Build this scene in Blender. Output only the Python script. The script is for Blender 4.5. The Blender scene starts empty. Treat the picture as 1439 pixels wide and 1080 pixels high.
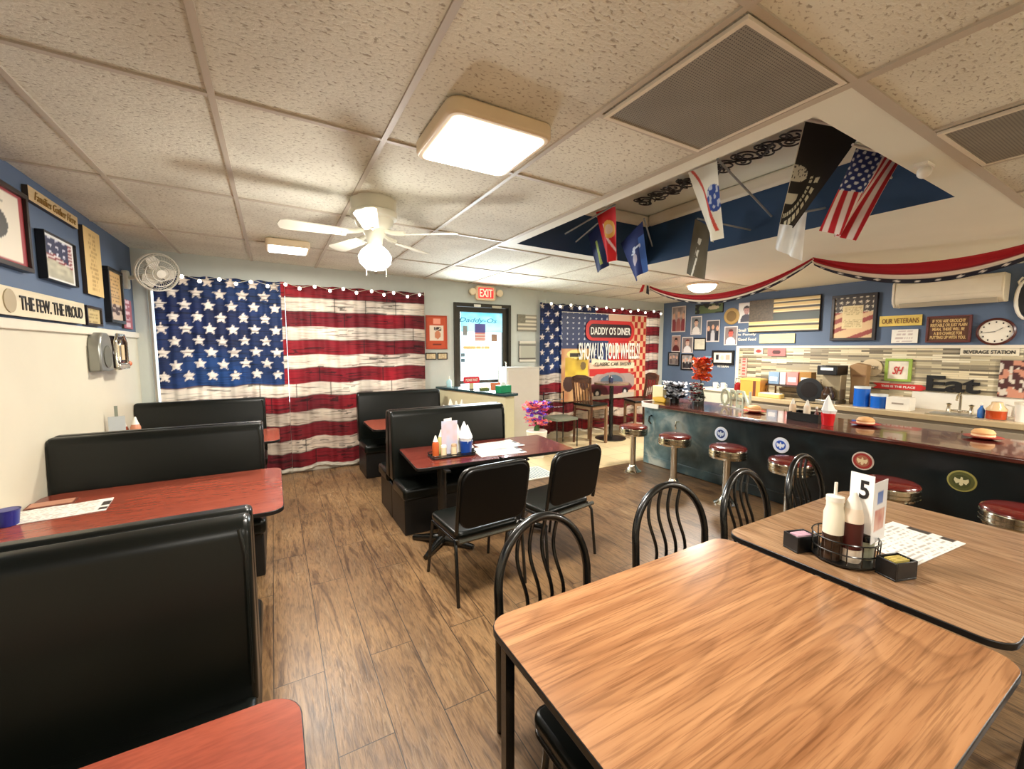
import bpy, bmesh, math, random
from mathutils import Vector, Matrix
C = bpy.context.scene.collection
S = bpy.context.scene
PI = math.pi
rnd = random.Random(7)

# ------------------------------------------------------------------ camera
F_PX, CX, CY, VY = 588.0, 719.5, 540.0, 488.5
pitch = math.atan((CY-VY)/F_PX)
yaw = math.atan(336.5*math.cos(pitch)/F_PX)
cd = bpy.data.cameras.new('camera'); cam = bpy.data.objects.new('camera', cd); C.objects.link(cam)
cd.sensor_fit = 'HORIZONTAL'; cd.sensor_width = 36.0; cd.lens = F_PX/1439*36.0; cd.clip_start = 0.02
cam.location = (0, 0, 1.75); cam.rotation_euler = (PI/2-pitch, 0, -yaw)
S.camera = cam
# ------------------------------------------------------------------ world, exposure
S.view_settings.view_transform = 'Standard'; S.view_settings.look = 'None'
S.view_settings.gamma = 1.0; S.view_settings.exposure = 0.0; S.view_settings.use_curve_mapping = False
w = bpy.data.worlds.new('world'); S.world = w; w.use_nodes = True
w.node_tree.nodes['Background'].inputs[0].default_value = (0.80, 0.92, 1.0, 1)
w.node_tree.nodes['Background'].inputs[1].default_value = 3.0

# room
XL, XR, YF, YB = -1.4, 7.65, 6.55, -2.6
def CZ(x): return 2.885-0.0195*x
def area(name, loc, size, power, col=(1, .93, .82), rot=(0, 0, 0), sy=None):
    l = bpy.data.lights.new(name, 'AREA'); l.energy = power; l.color = col
    l.shape = 'RECTANGLE'; l.size = size; l.size_y = sy or size
    o = bpy.data.objects.new(name, l); C.objects.link(o); o.location = loc; o.rotation_euler = rot
    return o
WARM = (1, .94, .84)
LAMPS = [(1.0, 2.08, .56), (.19, 5.25, .42), (1.0, -1.2, .56), (4.9, -1.2, .56), (-.5, -1.2, .56)]  # last three are unseen fixtures, added to brighten the room
PW = [125, 75, 45, 60, 30]
for i, (x, y, s) in enumerate(LAMPS):
    area('ceiling_and_fill_light', (x, y, CZ(x)-.085), s*.85, PW[i], WARM)
area('dome_lamp_light', (6.0, 4.4, CZ(6)-.16), .3, 150, WARM)
area('bar_fill_light', (6.3, -1.0, CZ(6.3)-.16), .3, 190, WARM)  # added lamp out of view, brightens the bar side
area('door_daylight', (3.1, YF-.14, 1.7), .9, 95, (.85, .95, 1), (-PI/2, 0, 0), 1.5)
l = bpy.data.lights.new('fan_globe_light', 'POINT'); l.energy = 95; l.color = (1, .97, .93); l.shadow_soft_size = .1
o = bpy.data.objects.new('fan_globe_light', l); C.objects.link(o); o.location = (.70, 3.4, 2.36)

# ------------------------------------------------------------------ materials
def lin(c):
    return tuple(((x/12.92) if x <= .04045 else ((x+.055)/1.055)**2.4) for x in c)
def hexc(h): return tuple(int(h[i:i+2], 16)/255 for i in (0, 2, 4))
_m = {}
def mat(name, col, rough=.5, metal=0, spec=.5, emit=None, estr=0, bump=0, bscale=60, noise=0, nscale=12, coat=0, trans=0, alpha=1):
    """col is sRGB 0..1"""
    if name in _m: return _m[name]
    m = bpy.data.materials.new(name); m.use_nodes = True; nt = m.node_tree; b = nt.nodes['Principled BSDF']
    c = lin(col)
    b.inputs['Base Color'].default_value = (*c, 1); b.inputs['Roughness'].default_value = rough
    b.inputs['Metallic'].default_value = metal; b.inputs['Specular IOR Level'].default_value = spec
    b.inputs['Coat Weight'].default_value = coat; b.inputs['Transmission Weight'].default_value = trans
    b.inputs['Alpha'].default_value = alpha
    if emit: b.inputs['Emission Color'].default_value = (*lin(emit), 1); b.inputs['Emission Strength'].default_value = estr
    tc = nt.nodes.new('ShaderNodeTexCoord')
    n = nt.nodes.new('ShaderNodeTexNoise'); n.inputs['Scale'].default_value = nscale; n.inputs['Detail'].default_value = 4
    nt.links.new(tc.outputs['Object'], n.inputs['Vector'])
    amt = noise or .04
    mx = nt.nodes.new('ShaderNodeMix'); mx.data_type = 'RGBA'
    mx.inputs['A'].default_value = (*[x*(1-amt) for x in c], 1); mx.inputs['B'].default_value = (*[min(1, x*(1+amt)) for x in c], 1)
    nt.links.new(n.outputs['Fac'], mx.inputs['Factor']); nt.links.new(mx.outputs['Result'], b.inputs['Base Color'])
    if bump:
        n2 = nt.nodes.new('ShaderNodeTexNoise'); n2.inputs['Scale'].default_value = bscale; nt.links.new(tc.outputs['Object'], n2.inputs['Vector'])
        bp = nt.nodes.new('ShaderNodeBump'); bp.inputs['Strength'].default_value = bump; bp.inputs['Distance'].default_value = .01
        nt.links.new(n2.outputs['Fac'], bp.inputs['Height']); nt.links.new(bp.outputs['Normal'], b.inputs['Normal'])
    _m[name] = m; return m
def ramp(nt, pts):
    r = nt.nodes.new('ShaderNodeValToRGB'); e = r.color_ramp.elements
    while len(e) > 1: e.remove(e[-1])
    for i, (p, c) in enumerate(pts):
        q = e[0] if i == 0 else e.new(p)
        q.position = p; q.color = (*lin(c), 1)
    return r
def woodmat(name, cols, stretch=(1.2, 14, 14), rough=.3, dist=1.5, fine=.35, coat=0, scale=1.0, coord='Object', spec=.5):
    if name in _m: return _m[name]
    m = bpy.data.materials.new(name); m.use_nodes = True; nt = m.node_tree; b = nt.nodes['Principled BSDF']
    tc = nt.nodes.new('ShaderNodeTexCoord'); mp = nt.nodes.new('ShaderNodeMapping'); mp.inputs['Scale'].default_value = stretch
    nt.links.new(tc.outputs[coord], mp.inputs['Vector'])
    n = nt.nodes.new('ShaderNodeTexNoise'); n.inputs['Scale'].default_value = scale; n.inputs['Detail'].default_value = 6; n.inputs['Distortion'].default_value = dist
    nt.links.new(mp.outputs['Vector'], n.inputs['Vector'])
    n2 = nt.nodes.new('ShaderNodeTexNoise'); n2.inputs['Scale'].default_value = scale*9; n2.inputs['Detail'].default_value = 5
    nt.links.new(mp.outputs['Vector'], n2.inputs['Vector'])
    r = ramp(nt, cols); nt.links.new(n.outputs['Fac'], r.inputs['Fac'])
    mx = nt.nodes.new('ShaderNodeMix'); mx.data_type = 'RGBA'; mx.blend_type = 'MULTIPLY'; mx.inputs['Factor'].default_value = fine
    r2 = ramp(nt, [(.38, (.45, .40, .36)), (.56, (1, 1, 1))]); nt.links.new(n2.outputs['Fac'], r2.inputs['Fac'])
    nt.links.new(r.outputs['Color'], mx.inputs['A']); nt.links.new(r2.outputs['Color'], mx.inputs['B'])
    nt.links.new(mx.outputs['Result'], b.inputs['Base Color'])
    b.inputs['Roughness'].default_value = rough; b.inputs['Coat Weight'].default_value = coat; b.inputs['Specular IOR Level'].default_value = spec
    _m[name] = m; return m
def oakmat(name, ca, cb, axis):
    m = bpy.data.materials.new(name); m.use_nodes = True; nt = m.node_tree; b = nt.nodes['Principled BSDF']; N = nt.nodes.new; L = nt.links.new
    sc = lambda a, c: (a, c, c) if axis == 'x' else (c, a, c)
    tc = N('ShaderNodeTexCoord')
    def noise(scale, det, dist):
        mp = N('ShaderNodeMapping'); mp.inputs['Scale'].default_value = scale; L(tc.outputs['Object'], mp.inputs['Vector'])
        n = N('ShaderNodeTexNoise'); n.inputs['Scale'].default_value = 1; n.inputs['Detail'].default_value = det; n.inputs['Distortion'].default_value = dist; L(mp.outputs['Vector'], n.inputs['Vector']); return n
    n1 = noise(sc(.55, 3.6), 1.2, .25)      # growth figure -> contour lines
    mul = N('ShaderNodeMath'); mul.operation = 'MULTIPLY'; mul.inputs[1].default_value = 17; L(n1.outputs['Fac'], mul.inputs[0])
    pp = N('ShaderNodeMath'); pp.operation = 'FRACT'; L(mul.outputs[0], pp.inputs[0])
    r1 = ramp(nt, [(0, (1, 1, 1)), (.55, (.93, .92, .91)), (.86, (.74, .70, .66)), (1, (.98, .98, .98))]); L(pp.outputs[0], r1.inputs['Fac'])
    n2 = noise(sc(1.3, 20), 5, .2); r2 = ramp(nt, [(.28, cb), (.62, ca)]); L(n2.outputs['Fac'], r2.inputs['Fac'])
    n3 = noise(sc(5, 150), 3, 0); r3 = ramp(nt, [(.36, (.72, .68, .64)), (.52, (1, 1, 1))]); L(n3.outputs['Fac'], r3.inputs['Fac'])
    m1 = N('ShaderNodeMix'); m1.data_type = 'RGBA'; m1.blend_type = 'MULTIPLY'; m1.inputs['Factor'].default_value = .5; L(r2.outputs['Color'], m1.inputs['A']); L(r1.outputs['Color'], m1.inputs['B'])
    m2 = N('ShaderNodeMix'); m2.data_type = 'RGBA'; m2.blend_type = 'MULTIPLY'; m2.inputs['Factor'].default_value = .6; L(m1.outputs['Result'], m2.inputs['A']); L(r3.outputs['Color'], m2.inputs['B'])
    L(m2.outputs['Result'], b.inputs['Base Color']); b.inputs['Roughness'].default_value = .24; b.inputs['Coat Weight'].default_value = .15
    _m[name] = m; return m
def paintmat(name, rough=.6, wood=0, transl=0, emit=0, coat=0):
    if name in _m: return _m[name]
    m = bpy.data.materials.new(name); m.use_nodes = True; nt = m.node_tree; b = nt.nodes['Principled BSDF']
    a = nt.nodes.new('ShaderNodeAttribute'); a.attribute_name = 'pattern'
    src = a.outputs['Color']
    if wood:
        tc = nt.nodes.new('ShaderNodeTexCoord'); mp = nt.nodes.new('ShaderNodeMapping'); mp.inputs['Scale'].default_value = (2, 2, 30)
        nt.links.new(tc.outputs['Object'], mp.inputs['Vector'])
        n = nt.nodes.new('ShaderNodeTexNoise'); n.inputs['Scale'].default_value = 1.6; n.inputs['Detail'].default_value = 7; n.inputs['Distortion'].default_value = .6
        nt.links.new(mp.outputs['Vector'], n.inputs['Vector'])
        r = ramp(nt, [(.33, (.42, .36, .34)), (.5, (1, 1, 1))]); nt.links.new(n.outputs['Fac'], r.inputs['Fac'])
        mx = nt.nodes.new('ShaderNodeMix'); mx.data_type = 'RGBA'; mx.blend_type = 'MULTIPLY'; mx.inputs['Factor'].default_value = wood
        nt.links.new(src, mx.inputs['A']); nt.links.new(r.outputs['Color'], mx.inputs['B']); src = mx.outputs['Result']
    nt.links.new(src, b.inputs['Base Color']); b.inputs['Roughness'].default_value = rough; b.inputs['Coat Weight'].default_value = coat
    if emit: nt.links.new(src, b.inputs['Emission Color']); b.inputs['Emission Strength'].default_value = emit
    if transl:
        t = nt.nodes.new('ShaderNodeBsdfTranslucent'); nt.links.new(src, t.inputs['Color'])
        ms = nt.nodes.new('ShaderNodeMixShader'); ms.inputs[0].default_value = transl
        out = nt.nodes['Material Output']
        nt.links.new(b.outputs[0], ms.inputs[1]); nt.links.new(t.outputs[0], ms.inputs[2]); nt.links.new(ms.outputs[0], out.inputs[0])
    _m[name] = m; return m

WALLGREY = mat('wall_paint_grey', (.755, .775, .745), .75, bump=.05)
WALLCREAM = mat('wall_panel_cream', (.83, .80, .715), .45, noise=.05, nscale=3, spec=.4)
WALLBLUE = mat('wall_paint_blue', (.335, .405, .505), .6, noise=.10, nscale=3)
WALLBLUE2 = mat('wall_paint_deep_blue', (.13, .25, .38), .55, noise=.08, nscale=3)
TRIM = mat('trim_cream', (.88, .84, .76), .4)
WHITE = mat('white_plastic', (.90, .88, .83), .35)
CREAM = mat('cream_plastic', (.88, .80, .66), .4)
BLACK = mat('black_plastic', (.03, .03, .03), .35)
BLACKMETAL = mat('black_powder_coated_metal', (.045, .045, .04), .25, spec=.6, coat=.2)
VINYL = mat('black_vinyl', (.042, .055, .045), .30, spec=.32, bump=.08, bscale=9, noise=.2, nscale=4)
VINYLSIDE = mat('black_vinyl_base', (.045, .045, .045), .45)
CHROME = mat('chrome', (.86, .84, .78), .14, metal=1)
STEEL = mat('brushed_steel', (.75, .73, .66), .3, metal=.9)
REDVINYL = mat('red_vinyl', (.38, .10, .08), .2, coat=.4)
DARKFRAME = mat('dark_wood_frame', (.12, .07, .05), .4)
BLACKFRAME = mat('black_frame', (.04, .04, .05), .4)
GLOW = mat('lit_diffuser', (1, 1, 1), .5, emit=(1, .985, .95), estr=5)
BULB = mat('lit_bulb', (1, 1, 1), .5, emit=(1, .96, .9), estr=6)
PAPER = mat('white_paper', (.93, .93, .92), .6)
FANWHITE = mat('fan_white_enamel', (.86, .85, .78), .35)
BROWNWOOD = woodmat('brown_stained_wood', [(.3, (.22, .12, .07)), (.7, (.42, .25, .15))], (3, 3, 12), .35)
MAROON = woodmat('maroon_laminate', [(.3, (.38, .15, .12)), (.7, (.50, .22, .17))], (2, 16, 16), .22, fine=.18, coat=.25)
REDLAM = woodmat('cherry_red_laminate', [(.25, (.52, .24, .18)), (.75, (.62, .31, .23))], (2, 12, 12), .22, fine=.15, coat=.25)
OAK = oakmat('honey_oak_laminate', (.67, .485, .33), (.54, .36, .225), 'x')
OAK2 = oakmat('tan_oak_laminate', (.66, .52, .39), (.59, .44, .31), 'y')
BARTOP = woodmat('bar_top_wood', [(.3, (.24, .10, .08)), (.7, (.38, .18, .14))], (10, 1.5, 10), .16, fine=.2, coat=.5)
CLOTH = paintmat('printed_cloth', .8)
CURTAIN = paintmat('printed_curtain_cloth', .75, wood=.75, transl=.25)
PRINT = paintmat('printed_board', .5)
GLOSSPRINT = paintmat('glossy_print', .25)

def special():
    # floor : distressed brown planks along Y
    m = bpy.data.materials.new('wood_plank_floor'); m.use_nodes = True; nt = m.node_tree; b = nt.nodes['Principled BSDF']; N = nt.nodes.new; L = nt.links.new
    tc = N('ShaderNodeTexCoord'); mp = N('ShaderNodeMapping'); mp.inputs['Rotation'].default_value = (0, 0, PI/2); mp.inputs['Location'].default_value = (.3, .07, 0)
    L(tc.outputs['Object'], mp.inputs['Vector'])
    br = N('ShaderNodeTexBrick'); br.offset = .37; br.inputs['Color1'].default_value = (0, 0, 0, 1); br.inputs['Color2'].default_value = (1, 1, 1, 1); br.inputs['Mortar'].default_value = (.5, .5, .5, 1)
    br.inputs['Scale'].default_value = 1; br.inputs['Brick Width'].default_value = 1.5; br.inputs['Row Height'].default_value = .24; br.inputs['Mortar Size'].default_value = .0025; br.inputs['Mortar Smooth'].default_value = .2
    L(mp.outputs['Vector'], br.inputs['Vector'])
    # shift the grain per plank
    mp2 = N('ShaderNodeMapping'); mp2.inputs['Scale'].default_value = (7.5, .85, 1); L(tc.outputs['Object'], mp2.inputs['Vector'])
    add = N('ShaderNodeVectorMath'); add.operation = 'ADD'; sc = N('ShaderNodeVectorMath'); sc.operation = 'SCALE'; sc.inputs['Scale'].default_value = 9
    L(br.outputs['Color'], sc.inputs[0]); L(mp2.outputs['Vector'], add.inputs[0]); L(sc.outputs['Vector'], add.inputs[1])
    n = N('ShaderNodeTexNoise'); n.inputs['Scale'].default_value = 1.5; n.inputs['Detail'].default_value = 8; n.inputs['Distortion'].default_value = 1.3; n.inputs['Roughness'].default_value = .66
    L(add.outputs['Vector'], n.inputs['Vector'])
    r = ramp(nt, [(.26, (.26, .19, .135)), (.40, (.43, .335, .24)), (.50, (.58, .465, .335)), (.58, (.50, .40, .29)), (.74, (.70, .60, .47))]); L(n.outputs['Fac'], r.inputs['Fac'])
    n3 = N('ShaderNodeTexNoise'); n3.inputs['Scale'].default_value = 1.1; n3.inputs['Detail'].default_value = 3; L(tc.outputs['Object'], n3.inputs['Vector'])
    r3 = ramp(nt, [(.35, (.74, .70, .68)), (.62, (1.0, .97, .92))]); L(n3.outputs['Fac'], r3.inputs['Fac'])
    mx = N('ShaderNodeMix'); mx.data_type = 'RGBA'; mx.blend_type = 'MULTIPLY'; mx.inputs['Factor'].default_value = .9; L(r.outputs['Color'], mx.inputs['A']); L(r3.outputs['Color'], mx.inputs['B'])
    n4 = N('ShaderNodeTexNoise'); n4.inputs['Scale'].default_value = 9; n4.inputs['Detail'].default_value = 6; n4.inputs['Distortion'].default_value = 1.2; L(add.outputs['Vector'], n4.inputs['Vector'])
    r4 = ramp(nt, [(.36, (.45, .40, .36)), (.52, (1, 1, 1))]); L(n4.outputs['Fac'], r4.inputs['Fac'])
    mx4 = N('ShaderNodeMix'); mx4.data_type = 'RGBA'; mx4.blend_type = 'MULTIPLY'; mx4.inputs['Factor'].default_value = .5; L(mx.outputs['Result'], mx4.inputs['A']); L(r4.outputs['Color'], mx4.inputs['B'])
    mo = N('ShaderNodeMix'); mo.data_type = 'RGBA'; L(br.outputs['Fac'], mo.inputs['Factor']); L(mx4.outputs['Result'], mo.inputs['A']); mo.inputs['B'].default_value = (.02, .014, .01, 1)
    L(mo.outputs['Result'], b.inputs['Base Color']); b.inputs['Roughness'].default_value = .34
    bp = N('ShaderNodeBump'); bp.inputs['Strength'].default_value = .15; bp.inputs['Distance'].default_value = .01; L(n4.outputs['Fac'], bp.inputs['Height']); L(bp.outputs['Normal'], b.inputs['Normal'])
    _m['floor'] = m
    # ceiling tiles with fissures
    m = bpy.data.materials.new('fissured_ceiling_tile'); m.use_nodes = True; nt = m.node_tree; b = nt.nodes['Principled BSDF']; N = nt.nodes.new; L = nt.links.new
    tc = N('ShaderNodeTexCoord'); mp = N('ShaderNodeMapping'); mp.inputs['Scale'].default_value = (44, 78, 1); L(tc.outputs['Object'], mp.inputs['Vector'])
    n = N('ShaderNodeTexNoise'); n.inputs['Scale'].default_value = 1; n.inputs['Detail'].default_value = 3; n.inputs['Distortion'].default_value = .4; L(mp.outputs['Vector'], n.inputs['Vector'])
    r = ramp(nt, [(.32, (.62, .56, .49)), (.43, (1, 1, 1))]); L(n.outputs['Fac'], r.inputs['Fac'])
    n2 = N('ShaderNodeTexNoise'); n2.inputs['Scale'].default_value = 1.3; n2.inputs['Detail'].default_value = 4; L(tc.outputs['Object'], n2.inputs['Vector'])
    r2 = ramp(nt, [(.33, (.80, .78, .71)), (.65, (.90, .89, .82))]); L(n2.outputs['Fac'], r2.inputs['Fac'])
    mx = N('ShaderNodeMix'); mx.data_type = 'RGBA'; mx.blend_type = 'MULTIPLY'; mx.inputs['Factor'].default_value = .7; L(r2.outputs['Color'], mx.inputs['A']); L(r.outputs['Color'], mx.inputs['B'])
    L(mx.outputs['Result'], b.inputs['Base Color']); b.inputs['Roughness'].default_value = .85
    bp = N('ShaderNodeBump'); bp.inputs['Strength'].default_value = .5; bp.inputs['Distance'].default_value = .01; L(n.outputs['Fac'], bp.inputs['Height']); L(bp.outputs['Normal'], b.inputs['Normal'])
    _m['tile'] = m
    # stone mosaic backsplash
    m = bpy.data.materials.new('stone_mosaic'); m.use_nodes = True; nt = m.node_tree; b = nt.nodes['Principled BSDF']; N = nt.nodes.new; L = nt.links.new
    tc = N('ShaderNodeTexCoord'); sp = N('ShaderNodeSeparateXYZ'); cb = N('ShaderNodeCombineXYZ'); L(tc.outputs['Object'], sp.inputs[0]); L(sp.outputs['Y'], cb.inputs['X']); L(sp.outputs['Z'], cb.inputs['Y'])
    br = N('ShaderNodeTexBrick'); br.offset = .37; br.inputs['Color1'].default_value = (0, 0, 0, 1); br.inputs['Color2'].default_value = (1, 1, 1, 1); br.inputs['Mortar'].default_value = (.35, .35, .35, 1)
    br.inputs['Scale'].default_value = 1; br.inputs['Brick Width'].default_value = .26; br.inputs['Row Height'].default_value = .026; br.inputs['Mortar Size'].default_value = .0018
    L(cb.outputs[0], br.inputs['Vector'])
    r = ramp(nt, [(0, (.40, .36, .29)), (.13, (.76, .71, .58)), (.26, (.62, .57, .46)), (.38, (.86, .80, .66)), (.5, (.52, .48, .39)), (.6, (.72, .67, .54)), (.74, (.88, .84, .73)), (.84, (.60, .56, .47)), (.93, (.80, .76, .64))]); r.color_ramp.interpolation = 'CONSTANT'
    L(br.outputs['Color'], r.inputs['Fac']); L(r.outputs['Color'], b.inputs['Base Color']); b.inputs['Roughness'].default_value = .35
    _m['mosaic'] = m
    # beige floor tile
    m = bpy.data.materials.new('beige_floor_tile'); m.use_nodes = True; nt = m.node_tree; b = nt.nodes['Principled BSDF']; N = nt.nodes.new; L = nt.links.new
    tc = N('ShaderNodeTexCoord'); br = N('ShaderNodeTexBrick'); br.offset = 0; br.inputs['Color1'].default_value = (*lin((.84, .76, .60)), 1); br.inputs['Color2'].default_value = (*lin((.80, .72, .56)), 1); br.inputs['Mortar'].default_value = (*lin((.6, .52, .4)), 1)
    br.inputs['Scale'].default_value = 1; br.inputs['Brick Width'].default_value = .42; br.inputs['Row Height'].default_value = .42; br.inputs['Mortar Size'].default_value = .004
    L(tc.outputs['Object'], br.inputs['Vector']); L(br.outputs['Color'], b.inputs['Base Color']); b.inputs['Roughness'].default_value = .3
    _m['ftile'] = m
    # dark teal bar paint, blending to mottled pale tones towards the entrance end
    m = bpy.data.materials.new('teal_to_pale_bar_front'); m.use_nodes = True; nt = m.node_tree; b = nt.nodes['Principled BSDF']; N = nt.nodes.new; L = nt.links.new
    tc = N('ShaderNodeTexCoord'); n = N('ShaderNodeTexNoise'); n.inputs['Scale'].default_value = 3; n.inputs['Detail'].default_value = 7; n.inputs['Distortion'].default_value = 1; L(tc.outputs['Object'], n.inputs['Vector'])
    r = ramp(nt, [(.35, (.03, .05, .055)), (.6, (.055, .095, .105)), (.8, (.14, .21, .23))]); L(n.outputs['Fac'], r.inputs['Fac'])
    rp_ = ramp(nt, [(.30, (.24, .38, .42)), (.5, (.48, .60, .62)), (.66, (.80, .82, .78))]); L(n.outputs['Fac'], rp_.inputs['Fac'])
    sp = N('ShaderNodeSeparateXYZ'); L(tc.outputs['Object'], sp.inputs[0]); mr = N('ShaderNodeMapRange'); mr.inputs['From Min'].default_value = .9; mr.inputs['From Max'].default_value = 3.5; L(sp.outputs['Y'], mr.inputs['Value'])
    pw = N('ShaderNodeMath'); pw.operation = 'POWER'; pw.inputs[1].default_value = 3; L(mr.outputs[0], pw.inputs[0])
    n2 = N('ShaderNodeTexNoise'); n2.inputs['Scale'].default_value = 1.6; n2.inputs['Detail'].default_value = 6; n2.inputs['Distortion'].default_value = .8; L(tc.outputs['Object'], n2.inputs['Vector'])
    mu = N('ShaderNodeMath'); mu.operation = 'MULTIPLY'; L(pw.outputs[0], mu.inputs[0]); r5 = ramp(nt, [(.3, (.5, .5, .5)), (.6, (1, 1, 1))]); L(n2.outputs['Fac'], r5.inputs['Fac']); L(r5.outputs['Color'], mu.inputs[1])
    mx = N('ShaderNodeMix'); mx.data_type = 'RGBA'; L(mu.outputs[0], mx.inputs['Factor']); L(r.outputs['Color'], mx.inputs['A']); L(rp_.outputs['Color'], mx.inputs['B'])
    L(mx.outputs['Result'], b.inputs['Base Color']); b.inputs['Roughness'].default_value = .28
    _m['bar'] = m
    # mottled pale and teal tones at the bar end
    m = bpy.data.materials.new('mottled_pale_bar_end'); m.use_nodes = True; nt = m.node_tree; b = nt.nodes['Principled BSDF']; N = nt.nodes.new; L = nt.links.new
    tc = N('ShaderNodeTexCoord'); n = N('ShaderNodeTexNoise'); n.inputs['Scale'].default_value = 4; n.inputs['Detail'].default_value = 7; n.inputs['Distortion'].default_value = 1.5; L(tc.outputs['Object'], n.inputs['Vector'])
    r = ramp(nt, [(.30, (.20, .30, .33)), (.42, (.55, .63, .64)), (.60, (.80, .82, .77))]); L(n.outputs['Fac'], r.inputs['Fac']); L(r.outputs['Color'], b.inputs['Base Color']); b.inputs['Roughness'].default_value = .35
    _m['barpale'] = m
    # perforated grille
    m = bpy.data.materials.new('dusty_perforated_grille'); m.use_nodes = True; nt = m.node_tree; b = nt.nodes['Principled BSDF']; N = nt.nodes.new; L = nt.links.new
    tc = N('ShaderNodeTexCoord'); v = N('ShaderNodeTexBrick'); v.offset = .5; v.inputs['Color1'].default_value = (.035, .033, .03, 1); v.inputs['Color2'].default_value = (.05, .045, .04, 1); v.inputs['Mortar'].default_value = (*lin((.56, .54, .49)), 1)
    v.inputs['Scale'].default_value = 1; v.inputs['Brick Width'].default_value = .012; v.inputs['Row Height'].default_value = .012; v.inputs['Mortar Size'].default_value = .0042; v.inputs['Mortar Smooth'].default_value = .3
    L(tc.outputs['Object'], v.inputs['Vector'])
    n = N('ShaderNodeTexNoise'); n.inputs['Scale'].default_value = 4; n.inputs['Detail'].default_value = 5; L(tc.outputs['Object'], n.inputs['Vector'])
    r = ramp(nt, [(.35, (0, 0, 0)), (.7, (.7, .7, .7))]); L(n.outputs['Fac'], r.inputs['Fac'])
    mx = N('ShaderNodeMix'); mx.data_type = 'RGBA'; L(r.outputs['Color'], mx.inputs['Factor']); L(v.outputs['Color'], mx.inputs['A']); mx.inputs['B'].default_value = (*lin((.42, .40, .36)), 1)
    L(mx.outputs['Result'], b.inputs['Base Color']); b.inputs['Roughness'].default_value = .7
    _m['grille'] = m
    g = bpy.data.materials.new('clear_glass'); g.use_nodes = True; nt = g.node_tree; b = nt.nodes['Principled BSDF']
    b.inputs['Base Color'].default_value = (.95, 1, 1, 1); b.inputs['Roughness'].default_value = .02; b.inputs['Transmission Weight'].default_value = 1; b.inputs['IOR'].default_value = 1.1
    _m['glass'] = g
special()

# ------------------------------------------------------------------ mesh helpers
def obj(name, bm, m, parent=None, loc=(0, 0, 0), rot=(0, 0, 0), smooth=False, bevel=0, bseg=2):
    bmesh.ops.recalc_face_normals(bm, faces=bm.faces)
    me = bpy.data.meshes.new(name); bm.to_mesh(me); bm.free(); me.materials.append(m)
    if smooth:
        for p in me.polygons: p.use_smooth = True
        try: me.set_sharp_from_angle(angle=math.radians(42))
        except Exception: pass
    o = bpy.data.objects.new(name, me); C.objects.link(o); o.location = loc; o.rotation_euler = rot
    if parent: o.parent = parent
    if bevel:
        b = o.modifiers.new('bevel', 'BEVEL'); b.width = bevel; b.segments = bseg; b.limit_method = 'ANGLE'; b.angle_limit = .9
        for p in me.polygons: p.use_smooth = True
        try: me.set_sharp_from_angle(angle=math.radians(60))
        except Exception: pass
    return o
def thing(name, label, cat, loc=(0, 0, 0), rotz=0, group=None):
    o = bpy.data.objects.new(name, None); C.objects.link(o); o.location = loc; o.rotation_euler = (0, 0, rotz); o.empty_display_size = .1
    o['label'] = label; o['category'] = cat
    if group: o['group'] = group
    return o
def tag(o, label, cat, group=None):
    o['label'] = label; o['category'] = cat
    if group: o['group'] = group
    return o
def struct(o): o['kind'] = 'structure'; return o
def dup(root, loc, rotz=None, label=None):
    r = root.copy(); C.objects.link(r); r.location = loc
    if rotz is not None: r.rotation_euler = (0, 0, rotz)
    if label: r['label'] = label
    for ch in list(root.children):
        c = ch.copy(); C.objects.link(c); c.parent = r
        for g in list(ch.children):
            d = g.copy(); C.objects.link(d); d.parent = c
    return r
def B(): return bmesh.new()
def box(bm, x0, x1, y0, y1, z0, z1):
    v = [bm.verts.new(p) for p in ((x0, y0, z0), (x1, y0, z0), (x1, y1, z0), (x0, y1, z0), (x0, y0, z1), (x1, y0, z1), (x1, y1, z1), (x0, y1, z1))]
    for f in ((0, 3, 2, 1), (4, 5, 6, 7), (0, 1, 5, 4), (1, 2, 6, 5), (2, 3, 7, 6), (3, 0, 4, 7)): bm.faces.new([v[i] for i in f])
    return bm
def bx(*a): return box(B(), *a)
def prism(bm, pts, z0, z1, axis='z'):
    def P(p, z): return {'z': (p[0], p[1], z), 'y': (p[0], z, p[1]), 'x': (z, p[0], p[1])}[axis]
    a = [bm.verts.new(P(p, z0)) for p in pts]; b = [bm.verts.new(P(p, z1)) for p in pts]; n = len(pts)
    bm.faces.new(a[::-1]); bm.faces.new(b)
    for i in range(n): bm.faces.new((a[i], a[(i+1) % n], b[(i+1) % n], b[i]))
    return bm
def rr(x0, x1, y0, y1, r, seg=6):
    out = []
    for cx, cy, a0 in ((x1-r, y1-r, 0), (x0+r, y1-r, 90), (x0+r, y0+r, 180), (x1-r, y0+r, 270)):
        for k in range(seg+1):
            a = math.radians(a0+90*k/seg); out.append((cx+r*math.cos(a), cy+r*math.sin(a)))
    return out
def circ(cx, cy, r, n=24, ry=None): return [(cx+r*math.cos(2*PI*k/n), cy+(ry or r)*math.sin(2*PI*k/n)) for k in range(n)]
def lathe(bm, prof, c=(0, 0, 0), seg=24, axis='z'):
    rings = []
    for r, z in prof:
        ring = []
        for k in range(seg):
            a = 2*PI*k/seg; x, y = max(r, 1e-4)*math.cos(a), max(r, 1e-4)*math.sin(a)
            p = {'z': (x, y, z), 'y': (x, z, y), 'x': (z, x, y)}[axis]
            ring.append(bm.verts.new((p[0]+c[0], p[1]+c[1], p[2]+c[2])))
        rings.append(ring)
    for i in range(len(rings)-1):
        for k in range(seg): bm.faces.new((rings[i][k], rings[i][(k+1) % seg], rings[i+1][(k+1) % seg], rings[i+1][k]))
    bm.faces.new(rings[0][::-1]); bm.faces.new(rings[-1])
    return bm
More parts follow.
